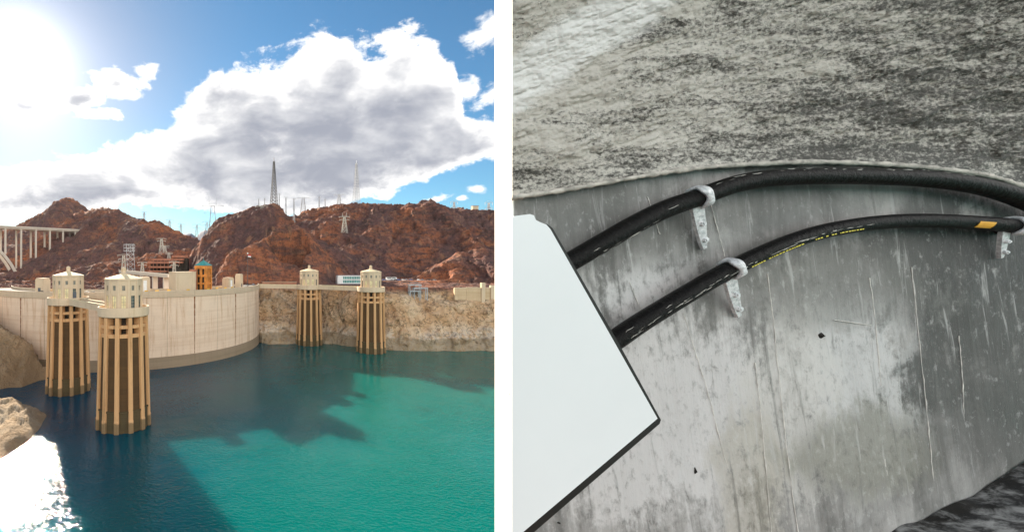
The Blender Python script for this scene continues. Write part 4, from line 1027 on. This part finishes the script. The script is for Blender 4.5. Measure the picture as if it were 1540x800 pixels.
# galvanised saddle clamps
def clamp(P, Rr, u, foot, label, sc=1.0):
    c, d, upv = on_hose(P, Rr, u, 0); i = min(range(len(P)), key=lambda k: abs(U0 + F * P[k].x / P[k].y - u)); ctr = P[i]; r = Rr[i] + .022
    t = tag(empty('pipe_clamp', ctr), label, 'clamp', 'clamps holding the hoses')
    iv = Matrix.Translation(-ctr); fw = Vector((0, -1, 0)); vs = []; fs = []; n = 18; w = .055 * sc; th = .022
    for k in range(n + 1):
        a_ = R(150 - 235 * k / n); ww = w * (1 + .25 * math.sin(k * .9))
        rad = upv * math.sin(a_) + fw * math.cos(a_)
        for q, rr_ in ((-1, r - th), (1, r - th), (1, r + th), (-1, r + th)): vs.append(ctr + rad * rr_ + d * (q * ww))
    for k in range(n):
        for q in range(4): fs.append((4 * k + q, 4 * k + (q + 1) % 4, 4 * k + 4 + (q + 1) % 4, 4 * k + 4 + q))
    fs += [(0, 1, 2, 3), (4 * n + 3, 4 * n + 2, 4 * n + 1, 4 * n)]
    m = MB(); m.add(vs, fs); o = m.build('strap', 'galvanised', t, True); o.matrix_parent_inverse = iv
    (ua, va), (ub, vb_) = foot; A = wp(ua, va, ctr.y - .02); B = wp(ub, vb_, YW - .06); dd = (B - A).normalized(); sd = dd.cross(Vector((0, 1, 0))).normalized()
    vs = []
    for p_, ww in ((A, .10 * sc), (A.lerp(B, .45), .085 * sc), (A.lerp(B, .8), .06 * sc), (B, .03 * sc)):
        vs += [p_ - sd * ww, p_ + sd * ww, p_ + sd * ww + Vector((0, .05, 0)), p_ - sd * ww + Vector((0, .05, 0))]
    fs = [(4 * k + q, 4 * k + (q + 1) % 4, 4 * k + 4 + (q + 1) % 4, 4 * k + 4 + q) for k in range(3) for q in range(4)] + [(0, 1, 2, 3), (15, 14, 13, 12)]
    m = MB(); m.add(vs, fs); o = m.build('foot_plate', 'galvanised', t); o.matrix_parent_inverse = iv
    for f in (.42, .80):
        q = A.lerp(B, f) + sd * (.012 * sc); m = MB(); m.tube([q + Vector((0, .04, 0)), q + Vector((0, -.035, 0))], .042 * sc, 6); m.tube([q + Vector((0, -.03, 0)), q + Vector((0, -.05, 0))], .02 * sc, 8)
        o = m.build('bolt', 'galvanised', t); o.matrix_parent_inverse = iv
clamp(P1, R1, 1052, ((1050, 309), (1061, 374)), 'galvanised saddle clamp with bolts around the upper black hose')
clamp(P2_, R2, 1100, ((1100, 420), (1113, 476)), 'galvanised saddle clamp around the lower hose where the yellow print starts')
clamp(P2_, R2, 1523, ((1515, 346), (1508, 388)), 'small galvanised clamp around the end of the lower hose near the orange mark', .75)

# white panel in front
YP = 5.2
def plate(name, poly, Y, th, mat, parent, inv, bev=0):
    f = [wp(u, v, Y) for u, v in poly]; n = len(f); vs = f + [p + Vector((0, th, 0)) for p in f]
    # straight extrusion, real thickness
    m = MB(); m.add(vs, [tuple(range(n)), tuple(range(2 * n - 1, n - 1, -1))] + [(i, (i + 1) % n, n + (i + 1) % n, n + i) for i in range(n)])
    o = m.build(name, mat, parent); o.matrix_parent_inverse = inv; return o
pan = tag(empty('white_panel', wp(770, 700, YP)), 'large blank white panel with thick black lower edge, standing before the hoses', 'panel'); pinv = Matrix.Translation(-wp(770, 700, YP))
plate('panel_face', [(770.2, 327), (774, 325), (797, 322), (803, 324), (806, 331), (812, 334), (822, 338), (828, 345), (989, 629), (792, 795), (770.2, 814)], YP, .05, 'panel_white', pan, pinv)
plate('black_edge', [(771.2, 335), (800, 335), (823, 337), (831, 343), (934, 522), (994, 631), (992, 637), (797, 805), (771.2, 830)], YP + .055, .05, 'panel_edge', pan, pinv)
for u, v in ((880, 500), (900, 620), (805, 400)):
    a_ = wp(u, v, YP + .1); m = MB(); m.tube([a_, Vector((max(a_.x, XE + .2), YW + .02, a_.z))], .04, 8); o = m.build('standoff', 'steel_dark', pan); o.matrix_parent_inverse = pinv
# dark broken ledge at the wall foot
led = spline([(1300, 826), (1345, 792), (1385, 778), (1425, 756), (1460, 742), (1500, 716), (1545, 690), (1600, 665)], 14)
vs = []; fs = []; K = 10
for i, (u, v) in enumerate(led):
    for k in range(K):
        f = k / (K - 1); q = np.array([u / 26]); nz_ = vnoise(q, np.array([k * .55]), q * 0, 77)[0]
        yy = YW - .03 - .9 * f + .05 * nz_ * f; p_ = wp(u, v + 14 * f, YW); vs.append((p_.x, yy, p_.z - .5 * f * f + .05 * nz_ * (.3 + f)))
n = len(led)
for i in range(n - 1):
    for k in range(K - 1): fs.append((i * K + k, (i + 1) * K + k, (i + 1) * K + k + 1, i * K + k + 1))
for i in range(n - 1): vs_b = None
o0 = len(vs); vs += [(vs[i * K + K - 1][0], vs[i * K + K - 1][1], 58) for i in range(n)]
for i in range(n - 1): fs.append((i * K + K - 1, (i + 1) * K + K - 1, o0 + i + 1, o0 + i))
m_, N_, b_ = newmat('wet_ledge'); p_ = pos(N_); n_ = N_.noise(N_.mapping(p_, rot=(0, R(-30), 0), scale=(.6, 2, 4)), 2.0, 8, .68, .4)
N_.put(b_.inputs['Base Color'], N_.mix(N_.ramp01(n_, .46, .66), (.016, .014, .011), (.26, .26, .25))); b_.inputs['Roughness'].default_value = .4; bump(N_, b_, n_, .6, .05)
m = MB(); m.add(vs, fs); led_o = m.build('rock_ledge', 'wet_ledge', None, True); tag(led_o, 'dark wet broken ledge along the foot of the concrete wall', 'ledge')

# ------------------------------------------------------------------ dusty desert air
hm = bpy.data.materials.new('haze_air'); hm.use_nodes = True; ht = hm.node_tree; ht.nodes.clear()
ho = ht.nodes.new('ShaderNodeOutputMaterial'); hv = ht.nodes.new('ShaderNodeVolumePrincipled')
hv.inputs['Color'].default_value = (.93, .95, 1, 1); hv.inputs['Density'].default_value = HAZE; hv.inputs['Anisotropy'].default_value = .45
ht.links.new(hv.outputs[0], ho.inputs['Volume']); MATS['haze_air'] = hm
tag(MB().box(-6500, 6500, -3200, 6800, -28, 520).build('haze', 'haze_air'), kind='stuff')
